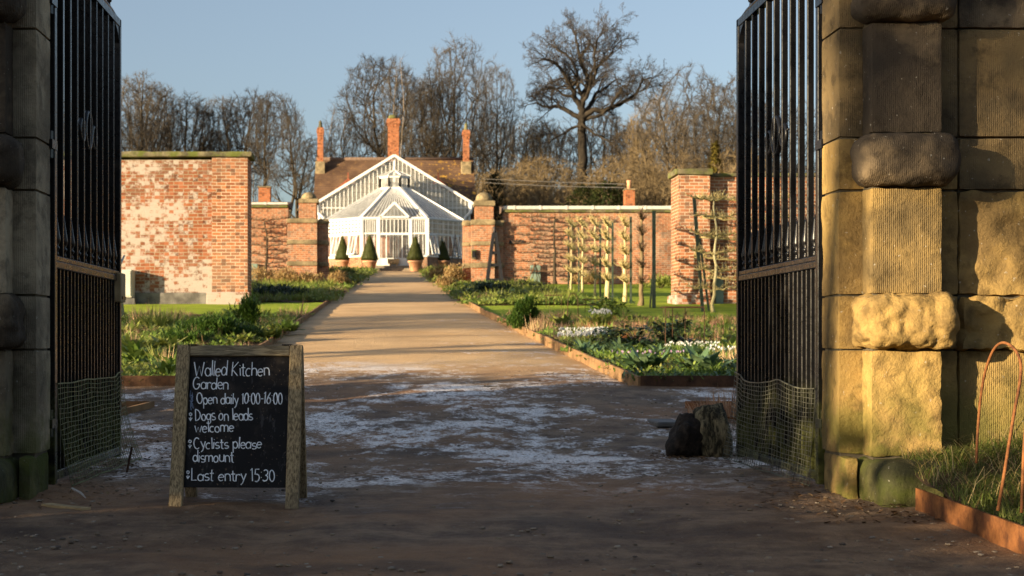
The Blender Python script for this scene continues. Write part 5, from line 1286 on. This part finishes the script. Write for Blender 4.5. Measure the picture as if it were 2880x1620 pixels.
for k, (xp_, rt, s) in enumerate(((1437, .038, 1), (1465, .038, 2), (1497, .042, 3), (1528, .075, 4), (1573, .06, 5), (1614, .07, 6))):
    d = XE * F / (xp_ - 1000); lab = ('farthest pale espalier trunk in the lawn row, slim and straight', 'second slim espalier from the far end of the lawn row', 'third espalier from the far end of the lawn row, straight stem', 'stout pale forked espalier in the middle of the lawn row', 'brown footed espalier next to the dark trunked one in the lawn row', 'dark trunked gnarled espalier at the near end of the lawn row')[k]
    espalier(XE, d, pz(563 if k < 5 else 545, d) - gz(d), 1.6 if k < 5 else 1.1, 5, (.22, 1, 0), lab, 100 + s, rt, 'espbark' if k < 5 else 'bark_gold', 'esptwig' if k < 5 else 'espdark', 0, 'espalier row on the lawn', .9)
espalier(px(1797, 33), 33, pz(497, 33) - gz(33), .62, 6, (1, .1, 0), 'pale espalier with six tiers in front of the near brick pier', 120, .042, 'espbark', 'esptwig', -.12, None, 1.2, 'espalier_tree', .22)
def zpost(xp_, d, ytop, w, lab, x2=None):
    mb = MB().bar((px(xp_, d), d, gz(d) - .1), (px(x2 or xp_, d), d, pz(ytop, d)), w); solo('support_post', mb, M['post'], lab, 'post', 'posts and poles of the espalier row')
for (xp_, yt, lab) in ((1430, 570, 'thin post at the far end of the espalier row'), (1456, 572, 'thin post between the two farthest espaliers'), (1510, 566, 'thin post left of the stout forked espalier'), (1541, 560, 'thin post right of the stout forked espalier'), (1587, 545, 'dark post right of the brown footed espalier'), (1645, 530, 'tall dark post at the near end of the espalier row')):
    zpost(xp_, XE * F / (xp_ - 1000), yt, .055 if xp_ < 1600 else .08, lab)
zpost(1634, 36, 690, .04, 'short leaning cane beside the near end post', 1642)
zpost(1769, 33.5, 497, .07, 'long dark pole leaning against the near brick pier', 1746); zpost(1785, 34, 600, .045, 'thinner pole crossing the leaning dark pole at the pier', 1760)
espalier(px(1397, 59.7), 59.75, pz(545, 59.7) - gz(59.7), 1.75, 7, (1, 0, 0), 'dark wide espalier trained flat on the right far wall', 131, .07, 'bark', 'espdark', 0, None, 1.1, 'wall_espalier', .2)
espalier(px(668, 59.7), 59.75, pz(550, 59.7) - gz(59.7), 1.0, 7, (1, 0, 0), 'dark espalier trained flat on the left far wall', 132, .06, 'bark', 'espdark', 0, None, 1.0, 'wall_espalier', .2)
espalier(px(1860, 38.5), 38.4, 2.9, 1.3, 5, (1, 0, 0), 'pale espalier on the near brick wall seen through the right gate', 134, .06, 'espbark', 'esptwig', 0, None, 1.2, 'wall_espalier', .25)

# ------------------------------------------------------------------ bare winter trees
def grow(seed, H, sty):
    """returns (limbs, twigs) builders for a leafless tree of height about H"""
    rng = random.Random(seed); LB, TB = MB(), MB(); S = dict(fork=.34, nl=(7, 6, 6, 5, 3), ang=(.75, .7, .7, .75, .8), ratio=(.62, .52, .48, .50, .55), wig=.16, trop=.06, r0=H * .022, up=.1, lean=0.)
    S.update(sty); nl = S['nl']
    def axis(d, ang):
        a = d.orthogonal().normalized(); a.rotate(__import__('mathutils').Quaternion(d, rng.uniform(0, 2 * PI))); v = d * math.cos(ang) + a * math.sin(ang); return v.normalized()
    env = S.get('env')
    def outside(q): return env is not None and (q.x ** 2 + q.y ** 2) / (env[0] * H) ** 2 + ((q.z - env[1] * H) / ((env[2] if q.z > env[1] * H else env[3]) * H)) ** 2 > 1
    def branch(p, d, L, r, lv):
        n = (9, 7, 5, 3, 2, 1)[lv]; pts = [p.copy()]; rad = [r]; dirs = [d.copy()]
        endr = .06 if lv == 0 else .22
        for i in range(n):
            w = S['wig'] * (.35 if lv == 0 else (1.2 if lv < 3 else .9)); d = (d + Vector((rng.gauss(0, w), rng.gauss(0, w), rng.gauss(0, w) + S['trop'] * (1 if lv else 0)))).normalized()
            p = p + d * (L / n); pts.append(p.copy()); rad.append(max((.03, .024, .018, .013, .0095, .0075)[lv], r * (1 - (1 - endr) * (i + 1) / n))); dirs.append(d.copy())
            if (lv or p.z > env[1] * H if env else False) and outside(p) and (lv != 1 or i > 2): break
        cut = (len(pts) - 1) / n; n = len(pts) - 1
        (LB if lv <= 2 else TB).tube(pts, rad, (8, 6, 4, 3, 3, 3)[lv], False)
        if lv >= len(nl): return
        t0 = S['fork'] if lv == 0 else .22
        m = nl[lv] if lv < 1 else max(1, round(nl[lv] * cut))
        for k in range(m):
            t_ = t0 + (1 - t0) * (k + rng.random() * .8) / m; t_ = min(.999, t_); j = int(t_ * n); q = pts[j].lerp(pts[min(n, j + 1)], t_ * n - j); rr = rad[j]
            a = S['ang'][lv] * rng.uniform(.7, 1.25) * (1.15 - .5 * t_ if lv == 0 else 1)
            nd = axis(dirs[j], a); nd = (nd + Vector((0, 0, S['up']))).normalized()
            if lv == 0:
                az = 2.4 * k + rng.uniform(-.4, .4); h = math.sin(a); nd = Vector((math.cos(az) * h, math.sin(az) * h, math.cos(a) + S['up'])).normalized()
            cl = L * S['ratio'][lv] * rng.uniform(.7, 1.15) * (1.1 - .55 * t_ if lv == 0 else 1.15 - .5 * t_)
            if lv and outside(q): continue
            if env and lv > 1 and outside(q + nd * .4 * L * S['ratio'][lv]) and rng.random() < .6: continue
            branch(q, nd, cl, max(.011, rr * (.62 if lv == 0 else .55) * rng.uniform(.8, 1.1)), lv + 1)
    nst = S.get('stems', 1)
    if 'skel' in S:
        nst = 0
        for li, (r0, r1, dep, P2) in enumerate(S['skel']):
            n = len(P2); P3 = [Vector((x, dep * ((i / max(1, n - 1)) ** 1.2) + (rng.gauss(0, .12) if 0 < i else 0), z)) for i, (x, z) in enumerate(P2)]
            pts = []
            for i in range(n - 1):
                p0, p1, p2, p3 = P3[max(i - 1, 0)], P3[i], P3[i + 1], P3[min(i + 2, n - 1)]
                for k in range(4):
                    t_ = k / 4; q = .5 * ((2 * p1) + (p2 - p0) * t_ + (2 * p0 - 5 * p1 + 4 * p2 - p3) * t_ ** 2 + (3 * p1 - p0 - 3 * p2 + p3) * t_ ** 3)
                    pts.append(q + Vector((rng.gauss(0, .05), rng.gauss(0, .05), rng.gauss(0, .04))))
            pts.append(P3[-1]); m = len(pts); rad = [r0 + (r1 - r0) * i / (m - 1) for i in range(m)]
            LB.tube(pts, rad, 8, False)
            if li == 0: continue
            Lt = sum((b - a).length for a, b in zip(pts, pts[1:]))
            for k in range(int(2.1 * Lt)):
                i = min(m - 2, int(m * (.22 + .78 * (k + rng.random()) / int(2.1 * Lt)))); d = (pts[i + 1] - pts[i]).normalized(); nd = (axis(d, rng.uniform(.5, 1.1)) + Vector((0, 0, .12))).normalized()
                branch(pts[i], nd, rng.uniform(1.4, 3.2), rad[i] * rng.uniform(.4, .65), 2)
            branch(pts[-1], (pts[-1] - pts[-2]).normalized(), 2.0, r1, 2)
    for s in range(nst):
        d = Vector((S['lean'], 0, 1)).normalized() if nst == 1 else Vector((math.cos(2.1 * s + seed) * S.get('spread', .3), math.sin(2.1 * s + seed) * S.get('spread', .3), 1)).normalized()
        branch(Vector((0, 0, -.3)), d, H * S.get('tl', .78) * (1 if nst == 1 else rng.uniform(.75, 1)), S['r0'], 0)
    V = np.concatenate([np.concatenate(LB.V), np.concatenate(TB.V)]); zt = np.percentile(V[:, 2], 99.7); k = H / zt
    for B in (LB, TB): B.V = [np.concatenate(B.V) * np.array([k, k, k])]
    return LB, TB
TREEP = {}
STY = {
 'oak': dict(fork=.40, nl=(11, 7, 6, 5, 4), ang=(1.2, .8, .8, .8, .9), ratio=(.66, .55, .5, .5, .5), wig=.27, trop=.015, r0=.46, up=.05, tl=.80),
 'dome': dict(fork=.46, nl=(16, 8, 6, 5, 4), ang=(1.0, .65, .65, .7, .8), ratio=(.40, .5, .52, .6, .65), wig=.18, trop=.02, r0=.42, up=.06, tl=.80, env=(.22, .76, .24, .27)),
 'ash': dict(fork=.42, nl=(18, 7, 6, 5, 4), ang=(.78, .65, .7, .75, .8), ratio=(.30, .52, .52, .6, .65), wig=.16, trop=.02, r0=.38, up=.08, tl=.88, env=(.17, .70, .30, .34)),
 'lime': dict(fork=.48, nl=(14, 7, 6, 5, 4), ang=(.60, .55, .6, .75, .8), ratio=(.30, .52, .52, .6, .65), wig=.13, trop=.03, r0=.25, up=.10, tl=.84, env=(.16, .74, .26, .30)),
 'multi': dict(fork=.42, nl=(9, 6, 6, 4, 4), ang=(.55, .6, .65, .7, .8), ratio=(.30, .55, .55, .6, .65), wig=.12, trop=.03, r0=.20, up=.10, tl=.88, stems=4, spread=.20, env=(.24, .70, .30, .6)),
 'high_shade': dict(fork=.60, nl=(10, 7, 6, 4, 3), ang=(.9, .7, .7, .75, .8), ratio=(.45, .55, .5, .5, .5), wig=.16, trop=.01, r0=.3, up=.05, tl=.8, env=(.34, .80, .22, .21)),
 'brush': dict(fork=.12, nl=(8, 6, 5, 4), ang=(.8, .75, .8, .8), ratio=(.55, .55, .55, .5), wig=.2, trop=.03, r0=.10, up=.10, tl=.8, stems=6, spread=.75),
}
def colonise(seed, H, env, fork, stems=1, spread=.1, natt=900, D=.3, up=.25, jit=.12, tw=2.2, tl=1.0, rtip=.0125, shell=.6, lean=0.):
    """leafless tree grown by space colonisation: points scattered through the crown's volume pull the branches out towards them"""
    g = np.random.default_rng(seed); rng = random.Random(seed); rx, zc, ru, rl = [e * H for e in env]
    A = g.normal(size=(natt * 3, 3)); A /= np.linalg.norm(A, axis=1)[:, None]; A *= (g.random(natt * 3) ** (1 / 3 * shell))[:, None]
    lob = np.array([1 + .30 * mnoise.noise((a[0] * 2.1 + seed, a[1] * 2.1, a[2] * 2.1)) for a in A]); A *= lob[:, None]
    A[:, :2] *= rx; A[:, 2] = zc + np.where(A[:, 2] > 0, A[:, 2] * ru, A[:, 2] * rl); A = A[A[:, 2] > fork * H * .9][:natt]
    P = []; par = []
    for st in range(stems):
        a = 2.4 * st + seed; base = np.array([math.cos(a), math.sin(a), 0]) * (.012 * H if stems > 1 else 0); dr = np.array([math.cos(a) * spread + lean, math.sin(a) * spread, 1.]) if stems > 1 else np.array([lean, 0, 1.])
        p = base - np.array([0, 0, .4]); k0 = len(P); P.append(p); par.append(-1); top = fork * H * (1 if stems == 1 else rng.uniform(.8, 1.15)); w = np.zeros(3)
        while p[2] < top:
            w = w * .8 + g.normal(0, .05 + jit * .25, 3); p = p + (dr + w) / np.linalg.norm(dr + w) * D; P.append(p); par.append(len(P) - 2)
    P = [np.array(p) for p in P]; N = np.array(P); d = np.linalg.norm(A[:, None] - N[None], axis=2); near = d.argmin(1); nd = d.min(1); alive = np.ones(len(A), bool); nch = [0] * len(P)
    for it in range(140):
        if not alive.any(): break
        act = alive & (nd < (3.0 * H * .2 if it < 25 else 8 * D)); 
        if not act.any(): break
        V = A[act] - N[near[act]]; V /= np.linalg.norm(V, axis=1)[:, None] + 1e-9; acc = {}
        for i, v in zip(near[act], V): acc[i] = acc.get(i, 0) + v
        new = []; par_new = []
        for i, v in acc.items():
            if nch[i] > 3: continue
            v = v / (np.linalg.norm(v) + 1e-9); gp = par[i]; old = N[i] - N[gp] if gp >= 0 else np.array([0, 0, 1.]); old = old / (np.linalg.norm(old) + 1e-9)
            v = v * .75 + old * .45 + np.array([0, 0, up]) + g.normal(0, jit, 3); v /= np.linalg.norm(v); new.append(N[i] + v * D); par_new.append(i); nch[i] += 1
        if not new: break
        n0 = len(N); NW = np.array(new); N = np.concatenate([N, NW]); par += par_new; nch += [0] * len(new)
        d = np.linalg.norm(A[:, None] - NW[None], axis=2); j = d.argmin(1); m = d.min(1); b = m < nd; near[b] = n0 + j[b]; nd[b] = m[b]; alive &= nd > 1.6 * D * .75
    n = len(N); r = np.zeros(n); cnt = np.zeros(n, int)
    for i in range(n):
        if par[i] >= 0: cnt[par[i]] += 1
    e = 2.15; rs = np.where(cnt == 0, rtip ** e, 0.)
    for i in range(n - 1, -1, -1):
        r[i] = rs[i] ** (1 / e)
        if par[i] >= 0: rs[par[i]] += rs[i]
    LB, TB = MB(), MB(); done = np.zeros(n, bool)
    for tip in sorted(range(n), key=lambda q: -r[q] - (cnt[q] == 0) * 1e-9):
        pass
    kids = [[] for _ in range(n)]
    for i in range(n):
        if par[i] >= 0: kids[par[i]].append(i)
    stack = [i for i in range(n) if par[i] < 0]
    starts = [(None, i) for i in stack]
    while starts:
        pr, i = starts.pop(); chain = ([pr] if pr is not None else []) + [i]
        while kids[i]:
            k = sorted(kids[i], key=lambda q: -r[q]); 
            for q in k[1:]: starts.append((i, q))
            i = k[0]; chain.append(i)
        rad = [r[q] for q in chain]
        if pr is not None: rad[0] = rad[1]
        rad = [max(rtip * (.35 if q == chain[-1] and not kids[q] else .8), x) for x, q in zip(rad, chain)]
        (LB if rad[0] > .055 else TB).tube([tuple(N[q]) for q in chain], rad, 7 if rad[0] > .1 else (5 if rad[0] > .04 else 3), False)
    fine = np.where(r < .035)[0]
    for i in fine:
        if par[i] < 0: continue
        old = Vector(N[i] - N[par[i]]).normalized()
        for _ in range(int(tw) + (rng.random() < tw % 1)):
            v = (old + Vector((rng.gauss(0, .55), rng.gauss(0, .55), rng.gauss(.15, .45)))).normalized(); p = Vector(N[i]); l = D * rng.uniform(.7, 2.1); v2 = (v + Vector((rng.gauss(0, .35), rng.gauss(0, .35), rng.gauss(.2, .3)))).normalized()
            TB.tube([p, p + v * l * .55, p + v * l * .55 + v2 * l * .6], [rtip * .8, rtip * .65, rtip * .4], 3, False)
    if not LB.V: LB.tube([(0, 0, -.3), (0, 0, .3)], .05, 5)
    return LB, TB
def sc_proto(key, seed, H, bm, tm, **k):
    lb, tb = colonise(seed, H, **k); TREEP[key] = (lb.mesh('trunk', M[bm], True), tb.mesh('crown', M[tm]), H)
def zo(zx, zy): return ((1500 + zx / 2.842) * .8944 - 1466) / F * 120, (857 - (50 + zy / 2.842) * .8944) / F * 120 - (gz(120) - EYE)
_sk = [(.50, .30, 0, [(392, 1440), (388, 1290), (395, 1000), (395, 850), (388, 720), (385, 600)]),
       (.24, .06, 1.5, [(388, 715), (290, 660), (215, 610), (160, 600), (100, 605), (40, 575), (0, 560)]), (.28, .07, -2., [(385, 610), (318, 530), (295, 450), (255, 405), (185, 300), (95, 245), (20, 250)]),
       (.18, .06, 2., [(290, 445), (340, 385), (352, 290), (300, 180), (200, 90), (150, 40)]), (.26, .07, .8, [(385, 600), (420, 470), (440, 380), (395, 250), (372, 150), (345, 40), (330, -40)]),
       (.20, .06, -1.6, [(420, 470), (480, 390), (520, 280), (600, 205), (650, 130)]), (.28, .06, -1.2, [(390, 715), (480, 650), (600, 650), (740, 580), (850, 505), (885, 410), (955, 385)]),
       (.22, .06, 2.4, [(392, 690), (460, 600), (520, 490), (630, 410), (720, 340)]), (.18, .05, -2.6, [(395, 730), (540, 690), (640, 590), (700, 490), (760, 450)]), (.20, .06, 3., [(385, 620), (400, 520), (330, 380), (240, 330), (120, 370)]),
       (.20, .06, -3., [(385, 600), (430, 500), (470, 300), (470, 150), (520, 40)]), (.15, .05, 1., [(300, 520), (220, 500), (130, 430), (90, 470)]), (.16, .05, 2.2, [(372, 200), (420, 120), (470, 60), (480, 0)]), (.15, .05, -2, [(388, 760), (470, 840), (560, 900), (620, 960)]), (.15, .05, 2, [(388, 780), (300, 790), (200, 850), (120, 900)])]
STY['oakpic'] = dict(STY['oak'], skel=[(a, b, c, [zo(*p) for p in P]) for a, b, c, P in _sk], nl=(10, 7, 7, 5, 3), ang=(1., .8, .75, .8, .9), ratio=(.6, .6, .55, .55, .55), wig=.22)
def tree_proto(key, sty, seed, H, bm, tm):
    lb, tb = grow(seed, H, STY[sty]); r = bpy.data.objects.new('tmp', None)
    TREEP[key] = (lb.mesh('trunk', M[bm], True), tb.mesh('crown', M[tm]), H)
tree_proto('oak', 'oak', 21, 22., 'bark', 'twig'); tree_proto('greatoak', 'oakpic', 22, pz(25, 120) - gz(120), 'bark_oak', 'twig_oak'); sc_proto('dome', 5, 17., 'bark', 'twig', env=(.20, .77, .22, .26), fork=.46, natt=1800, D=.27, up=.10, jit=.22, tw=5.9, shell=.55)
sc_proto('ash', 8, 20., 'bark', 'twig', env=(.15, .70, .29, .34), fork=.42, natt=1800, D=.30, up=.14, jit=.11, tw=5.4, shell=.7)
sc_proto('lime', 3, 15., 'bark', 'twig', env=(.16, .76, .23, .28), fork=.44, stems=2, spread=.10, natt=1400, D=.25, up=.13, jit=.10, tw=5.4)
sc_proto('lime2', 13, 15., 'bark', 'twig', env=(.15, .75, .24, .28), fork=.42, stems=3, spread=.13, natt=1400, D=.25, up=.13, jit=.10, tw=5.4)
sc_proto('multi', 4, 15., 'bark', 'twig', env=(.27, .68, .31, .36), fork=.30, stems=5, spread=.20, natt=1300, D=.26, up=.13, jit=.10, tw=4.6)
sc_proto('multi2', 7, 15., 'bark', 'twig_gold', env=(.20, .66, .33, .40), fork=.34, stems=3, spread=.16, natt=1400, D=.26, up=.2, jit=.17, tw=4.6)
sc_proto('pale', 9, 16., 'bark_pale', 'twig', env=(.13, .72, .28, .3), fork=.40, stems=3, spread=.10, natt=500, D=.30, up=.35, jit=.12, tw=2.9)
tree_proto('high_shade', 'high_shade', 31, 15., 'bark', 'twig')
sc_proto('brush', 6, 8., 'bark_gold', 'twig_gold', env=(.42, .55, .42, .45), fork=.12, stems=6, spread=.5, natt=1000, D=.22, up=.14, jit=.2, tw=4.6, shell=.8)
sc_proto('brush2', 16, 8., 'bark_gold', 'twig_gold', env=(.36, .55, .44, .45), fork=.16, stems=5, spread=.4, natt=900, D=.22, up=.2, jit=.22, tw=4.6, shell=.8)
def tree(key, x, d, ytop, rz, label, name='bare_tree', group=None, wide=1., base=None):
    lm, tm, H = TREEP[key]; zb = gz(d) if base is None else base; h = pz(ytop, d) - zb if ytop < 3000 else H; s = h / H
    r = thing(name, (px(x, d), d, zb), label, 'tree', group, rz); r.scale = (s * wide, s * wide, s)
    for nm, me in (('trunk', lm), ('crown', tm)):
        o = bpy.data.objects.new(nm, me); COL.objects.link(o); o.parent = r
    return r
G1 = 'bare trees beyond the garden walls'
tree('greatoak', 1466, 120, 25, 0, 'huge gnarled dark oak rising above all other trees right of the chimneys', 'oak_tree', G1, 1.0)
tree('dome', 965, 116, 145, 1.2, 'broad dark domed bare tree behind the central chimney', 'bare_tree', G1, 1.0)
tree('pale', 1000, 112, 150, .3, 'pale stemmed bare tree rising through the dark dome behind the central chimney', 'bare_tree', G1, .7)
tree('ash', 1150, 118, 90, 2.1, 'tall bare tree with thick trunk between the central and right chimneys', 'bare_tree', G1, 1.0)
tree('ash', 1245, 124, 152, 4.4, 'tall straight double stemmed bare tree right of the right chimney', 'bare_tree', G1, .8)
tree('lime', 1105, 126, 170, 5.2, 'slimmer bare tree behind the tall tree near the right chimney', 'bare_tree', G1, .8)
tree('multi', 1745, 104, 168, .9, 'broad fan shaped bare tree above the right brick pier', 'bare_tree', G1, 1.1)
tree('multi2', 1655, 112, 235, 2.7, 'open crowned bare tree between the oak and the right pier', 'bare_tree', G1, .9)
tree('multi', 1835, 100, 200, 3.9, 'bare fan shaped tree at the edge of the right gate', 'bare_tree', G1, .9)
tree('lime', 345, 112, 186, .2, 'tall rounded bare tree at the left beside the gate', 'bare_tree', G1, 1.1)
tree('lime2', 395, 116, 215, 2.2, 'rounded bare tree second from the left gate', 'bare_tree', G1, 1.1)
tree('lime', 480, 118, 240, 3.6, 'bare tree left of the gap above the old brick wall', 'bare_tree', G1, 1.1)
tree('lime2', 545, 120, 243, 4.4, 'bare tree right of the gap above the old brick wall', 'bare_tree', G1, 1.1)
tree('lime', 625, 116, 230, 5.5, 'bare tree above the right end of the old brick wall', 'bare_tree', G1, 1.1)
tree('lime2', 690, 112, 232, 1.0, 'tall bare tree above the squat chimney block', 'bare_tree', G1, 1.1)
tree('oak', 752, 108, 250, 3.0, 'crooked dark tree just left of the house roof', 'bare_tree', G1, .7)
tree('pale', 855, 122, 262, 4.0, 'thin pale tree behind the left chimney', 'bare_tree', G1, .9)
tree('dome', 1060, 124, 200, 4.9, 'twisted bare tree between the central chimney and the tall ash', 'bare_tree', G1, .6)
tree('multi2', 1365, 124, 300, 5.0, 'slender bare tree in the gap left of the huge oak', 'bare_tree', G1, .8)
tree('multi2', 1590, 124, 300, 1.7, 'bare tree just right of the huge oak trunk', 'bare_tree', G1, .9)
tree('multi', 300, 108, 260, 1.4, 'bare tree half hidden by the left gate', 'bare_tree', G1, .9)
tree('lime', 210, 110, 240, 2.9, 'bare tree seen through the bars of the left gate', 'bare_tree', G1, 1.)
tree('multi', 1950, 104, 230, 2.0, 'bare tree seen through the bars of the right gate', 'bare_tree', G1, 1.)
rng = random.Random(77)
k = 0
for x in list(range(1200, 1900, 30)) + [1930, 1990, 2050]:
    d = 94 + 16 * rng.random() + (6 if k % 2 else 0); k += 1
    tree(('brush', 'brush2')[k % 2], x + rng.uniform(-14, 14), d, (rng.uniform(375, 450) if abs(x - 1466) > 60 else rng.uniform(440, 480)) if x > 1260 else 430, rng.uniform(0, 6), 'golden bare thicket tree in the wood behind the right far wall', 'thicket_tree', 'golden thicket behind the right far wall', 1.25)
for x in range(150, 900, 125):
    d = 120 + 14 * rng.random(); k += 1
    tree(('lime', 'lime2', 'pale')[k % 3], x + rng.uniform(-14, 14), d, rng.uniform(300, 360), rng.uniform(0, 6), 'smaller bare tree in the back row of the wood left of the house', 'thicket_tree', 'back row of bare trees on the left', 1.)
for x in range(900, 1900, 85):
    d = 128 + 14 * rng.random(); k += 1
    tree(('lime', 'multi', 'lime2')[k % 3], x + rng.uniform(-14, 14), d, rng.uniform(250, 330), rng.uniform(0, 6), 'bare tree in the back row of the wood behind the house and oak', 'thicket_tree', 'back row of bare trees on the right', 1.)
# evergreens in the wood
def evergreen(x, d, ytop, R, label, mat_, n, seed, conic):
    rng = random.Random(seed); zb = gz(d); H = pz(ytop, d) - zb; r = thing('evergreen_tree', (px(x, d), d, zb), label, 'tree'); mb = MB()
    for k in range(n):
        t_ = rng.random(); a = rng.uniform(0, 6.3); prof = (1 - t_) ** .8 if conic else math.sqrt(max(0, 1 - (2 * t_ * .95 - .6) ** 2 / 1.7))
        lob = .75 + .35 * mnoise.noise((math.cos(a) * 2.2, math.sin(a) * 2.2, t_ * 6 + seed))
        rr = R * prof * lob * (rng.random() ** .35); z = H * t_
        mb.add(*leaf(rng, rr * math.cos(a), rr * math.sin(a), z, rng.uniform(.25, .5), rng.uniform(.08, .16), rng.uniform(-.4, .9), a + rng.uniform(-.8, .8), rng.uniform(.2, 1), 2, 1))
    part('crown', mb, M[mat_], r); part('trunk', MB().tube([(0, 0, -.2), (0, 0, H * .8)], [.25, .06], 7), M['bark'], r)
evergreen(1530, 92, 462, 2.6, 'dark spreading yew behind the small chimney with the clay pot', 'yew', 4200, 1, False)
evergreen(1470, 95, 470, 2.2, 'dark yew left of the clay pot chimney in the wood', 'yew', 3000, 2, False)
evergreen(1800, 96, 362, 1.5, 'golden green conifer above the near right brick wall', 'goldcon', 3600, 3, True)
evergreen(1245, 98, 440, 1.1, 'dark ivy clad evergreen by the right end of the house', 'yew', 1500, 4, False)
r = thing('overhead_wire', (px(1420, 90), 90, pz(458, 90)), 'pair of overhead wires crossing the wood to the small chimney', 'wire')
for dz in (0, -.25): part('strand', MB().tube([(px(1215, 96), 96, pz(450, 96) + dz), (px(1400, 84), 84, pz(458, 84) + dz), (px(1572, 62.2), 62.2, pz(462, 62) + dz * .6)], .02, 4), M['leadgrey'], r, False, None, True)

# ------------------------------------------------------------------ unseen: trees that stripe the path; more trees, hedge, yew, belt and bushes added for shade
def offtree(key, x, y, h, rz, label):
    lm, tm, H = TREEP[key]; s = h / H; r = thing('bare_tree', (x, y, gz(y)), label, 'tree', 'trees left of the drive outside the wall', rz); r.scale = (s, s, s)
    for nm, me in (('trunk', lm), ('crown', tm)): o = bpy.data.objects.new(nm, me); COL.objects.link(o); o.parent = r
for k, (x, y, h, key) in enumerate(((-24, 5, 15, 'oak'), (-27, 14, 14, 'ash'), (-27, 34, 14, 'lime'), (-36, 51, 14, 'ash'), (-46, 0, 17, 'dome'), (-24, 66, 10, 'lime2'), (-25, -9.2, 14.3, 'high_shade'), (-29.5, -13.6, 15.8, 'high_shade'), (-33, -10.5, 16.5, 'high_shade'), (-27, -9.8, 15, 'high_shade'))):  # the raised-crown trees are added, aimed to half shade the upper pillar
    offtree(key, x, y, h, k * 1.3, 'unseen bare tree left of the garden that casts stripes and shade')
def mass(x0, x1, y0, y1, z0, z1, n, seed, name, label, cat, mat_, dens=1., group=None):
    rng = random.Random(seed); mb = MB(); r = thing(name, ((x0 + x1) / 2, (y0 + y1) / 2, 0), label, cat, group)
    core = rock(x0 + .3 - (x0 + x1) / 2, x1 - .3 - (x0 + x1) / 2, y0 + .3 - (y0 + y1) / 2, y1 - .3 - (y0 + y1) / 2, z0 + .2, z1 - .3, .3, .3, .25, 1.2); mb.add(*core.proto())
    for _ in range(n):
        x, y, z = rng.uniform(x0, x1), rng.uniform(y0, y1), rng.uniform(z0, z1); k = rng.randrange(3)
        if k == 0: z = z1 - rng.random() ** 2 * .5
        elif k == 1: x = rng.choice((x0, x1)) + rng.gauss(0, .12)
        else: y = rng.choice((y0, y1)) + rng.gauss(0, .12)
        mb.add(*leaf(rng, x - (x0 + x1) / 2, y - (y0 + y1) / 2, z, rng.uniform(.15, .3), rng.uniform(.08, .16), rng.uniform(-.4, 1.2), rng.uniform(0, 6.3), .6, 2, 1))
    part('foliage', mb, M[mat_], r)
    tr = MB()
    for k in range(2): tr.tube([(0, (y0 - y1) / 2 + .4 + k * .5, 0), (0, (y0 - y1) / 2 + .6 + k * .9, max(z0 + .5, z1 * .6))], .13, 6)
    part('stem', tr, M['bark'], r)
mass(-9.2, -7.8, -8.5, 2.6, 0, 2.55, 2600, 5, 'shade_hedge', 'unseen clipped yew hedge added left of the drive to shade the forecourt', 'hedge', 'yew')  # added unseen, sized to shade the forecourt and the pillar foot
mass(-10.2, -7.6, 2.3, 6.4, 0, 4.7, 2600, 6, 'shade_yew', 'unseen broad yew added beside the drive to shade the left pillar', 'tree', 'yew')  # added unseen to keep sun off the left pillar

mass(-34, 60, -26, -22, 0, 6.0, 9000, 8, 'shade_belt', 'unseen dark evergreen belt added behind the camera to darken reflections and fill', 'hedge', 'yew')  # added unseen to darken gate reflections and cut blue sky fill

for k, (x, h) in enumerate(((-11.2, 3.0), (-13.4, 2.5), (-15.2, 3.1), (-17.3, 2.4), (-19.6, 3.2), (-22., 2.6), (-24.5, 3.2))):
    mass(x - 1.25, x + 1.25, 7.4, 8.7, 0, h, 420, 30 + k, 'shade_bush', 'unseen evergreen bush added beyond the left boundary wall to break up its shadow edge', 'shrub', 'yew', 1., 'added evergreen row shaping the wall shadow')  # bushes added unseen so the shadow edge across the path turns ragged

# ------------------------------------------------------------------ camera, sun, sky
cam = bpy.data.cameras.new('camera'); co = bpy.data.objects.new('camera', cam); COL.objects.link(co)
co.location = (0, 0, EYE); co.rotation_euler = (PI / 2, 0, 0)
cam.sensor_width = 36; cam.lens = F / 2576 * 36; cam.shift_x = (1288 - 1000) / 2576; cam.shift_y = (857 - 724.5) / 2576
cam.clip_start = .1; cam.clip_end = 2000
cam.dof.use_dof = True; cam.dof.focus_distance = 7.4; cam.dof.aperture_fstop = 6.3
SC.camera = co
sun = bpy.data.lights.new('sun', 'SUN'); so = bpy.data.objects.new('sun', sun); COL.objects.link(so)
sun.energy = 5.0; sun.angle = math.radians(.55); sun.color = (1.0, .79, .50)
so.rotation_euler = (-SUNV).to_track_quat('-Z', 'Y').to_euler(); so.location = (-20, -20, 20)
w = bpy.data.worlds.new('World'); SC.world = w; w.use_nodes = True; nt = w.node_tree
sky = nt.nodes.new('ShaderNodeTexSky'); sky.sky_type = 'NISHITA'; sky.sun_disc = False
sky.sun_elevation = math.asin(SUNV.z); sky.sun_rotation = math.atan2(SUNV.x, SUNV.y) % (2 * PI)
sky.air_density = 1.0; sky.dust_density = 2.2; sky.ozone_density = 2.6
bg = nt.nodes['Background']; bg.inputs[1].default_value = .076; hs = nt.nodes.new('ShaderNodeHueSaturation'); hs.inputs['Saturation'].default_value = .72; nt.links.new(sky.outputs[0], hs.inputs['Color']); nt.links.new(hs.outputs[0], bg.inputs[0])
vs = SC.view_settings; vs.view_transform = 'Standard'; vs.look = 'None'; vs.exposure = 1.5; vs.gamma = 1; vs.use_curve_mapping = False
cy = SC.cycles; cy.max_bounces = 6; cy.diffuse_bounces = 3; cy.glossy_bounces = 3; cy.transparent_max_bounces = 16; cy.use_denoising = True; cy.caustics_reflective = False; cy.caustics_refractive = False
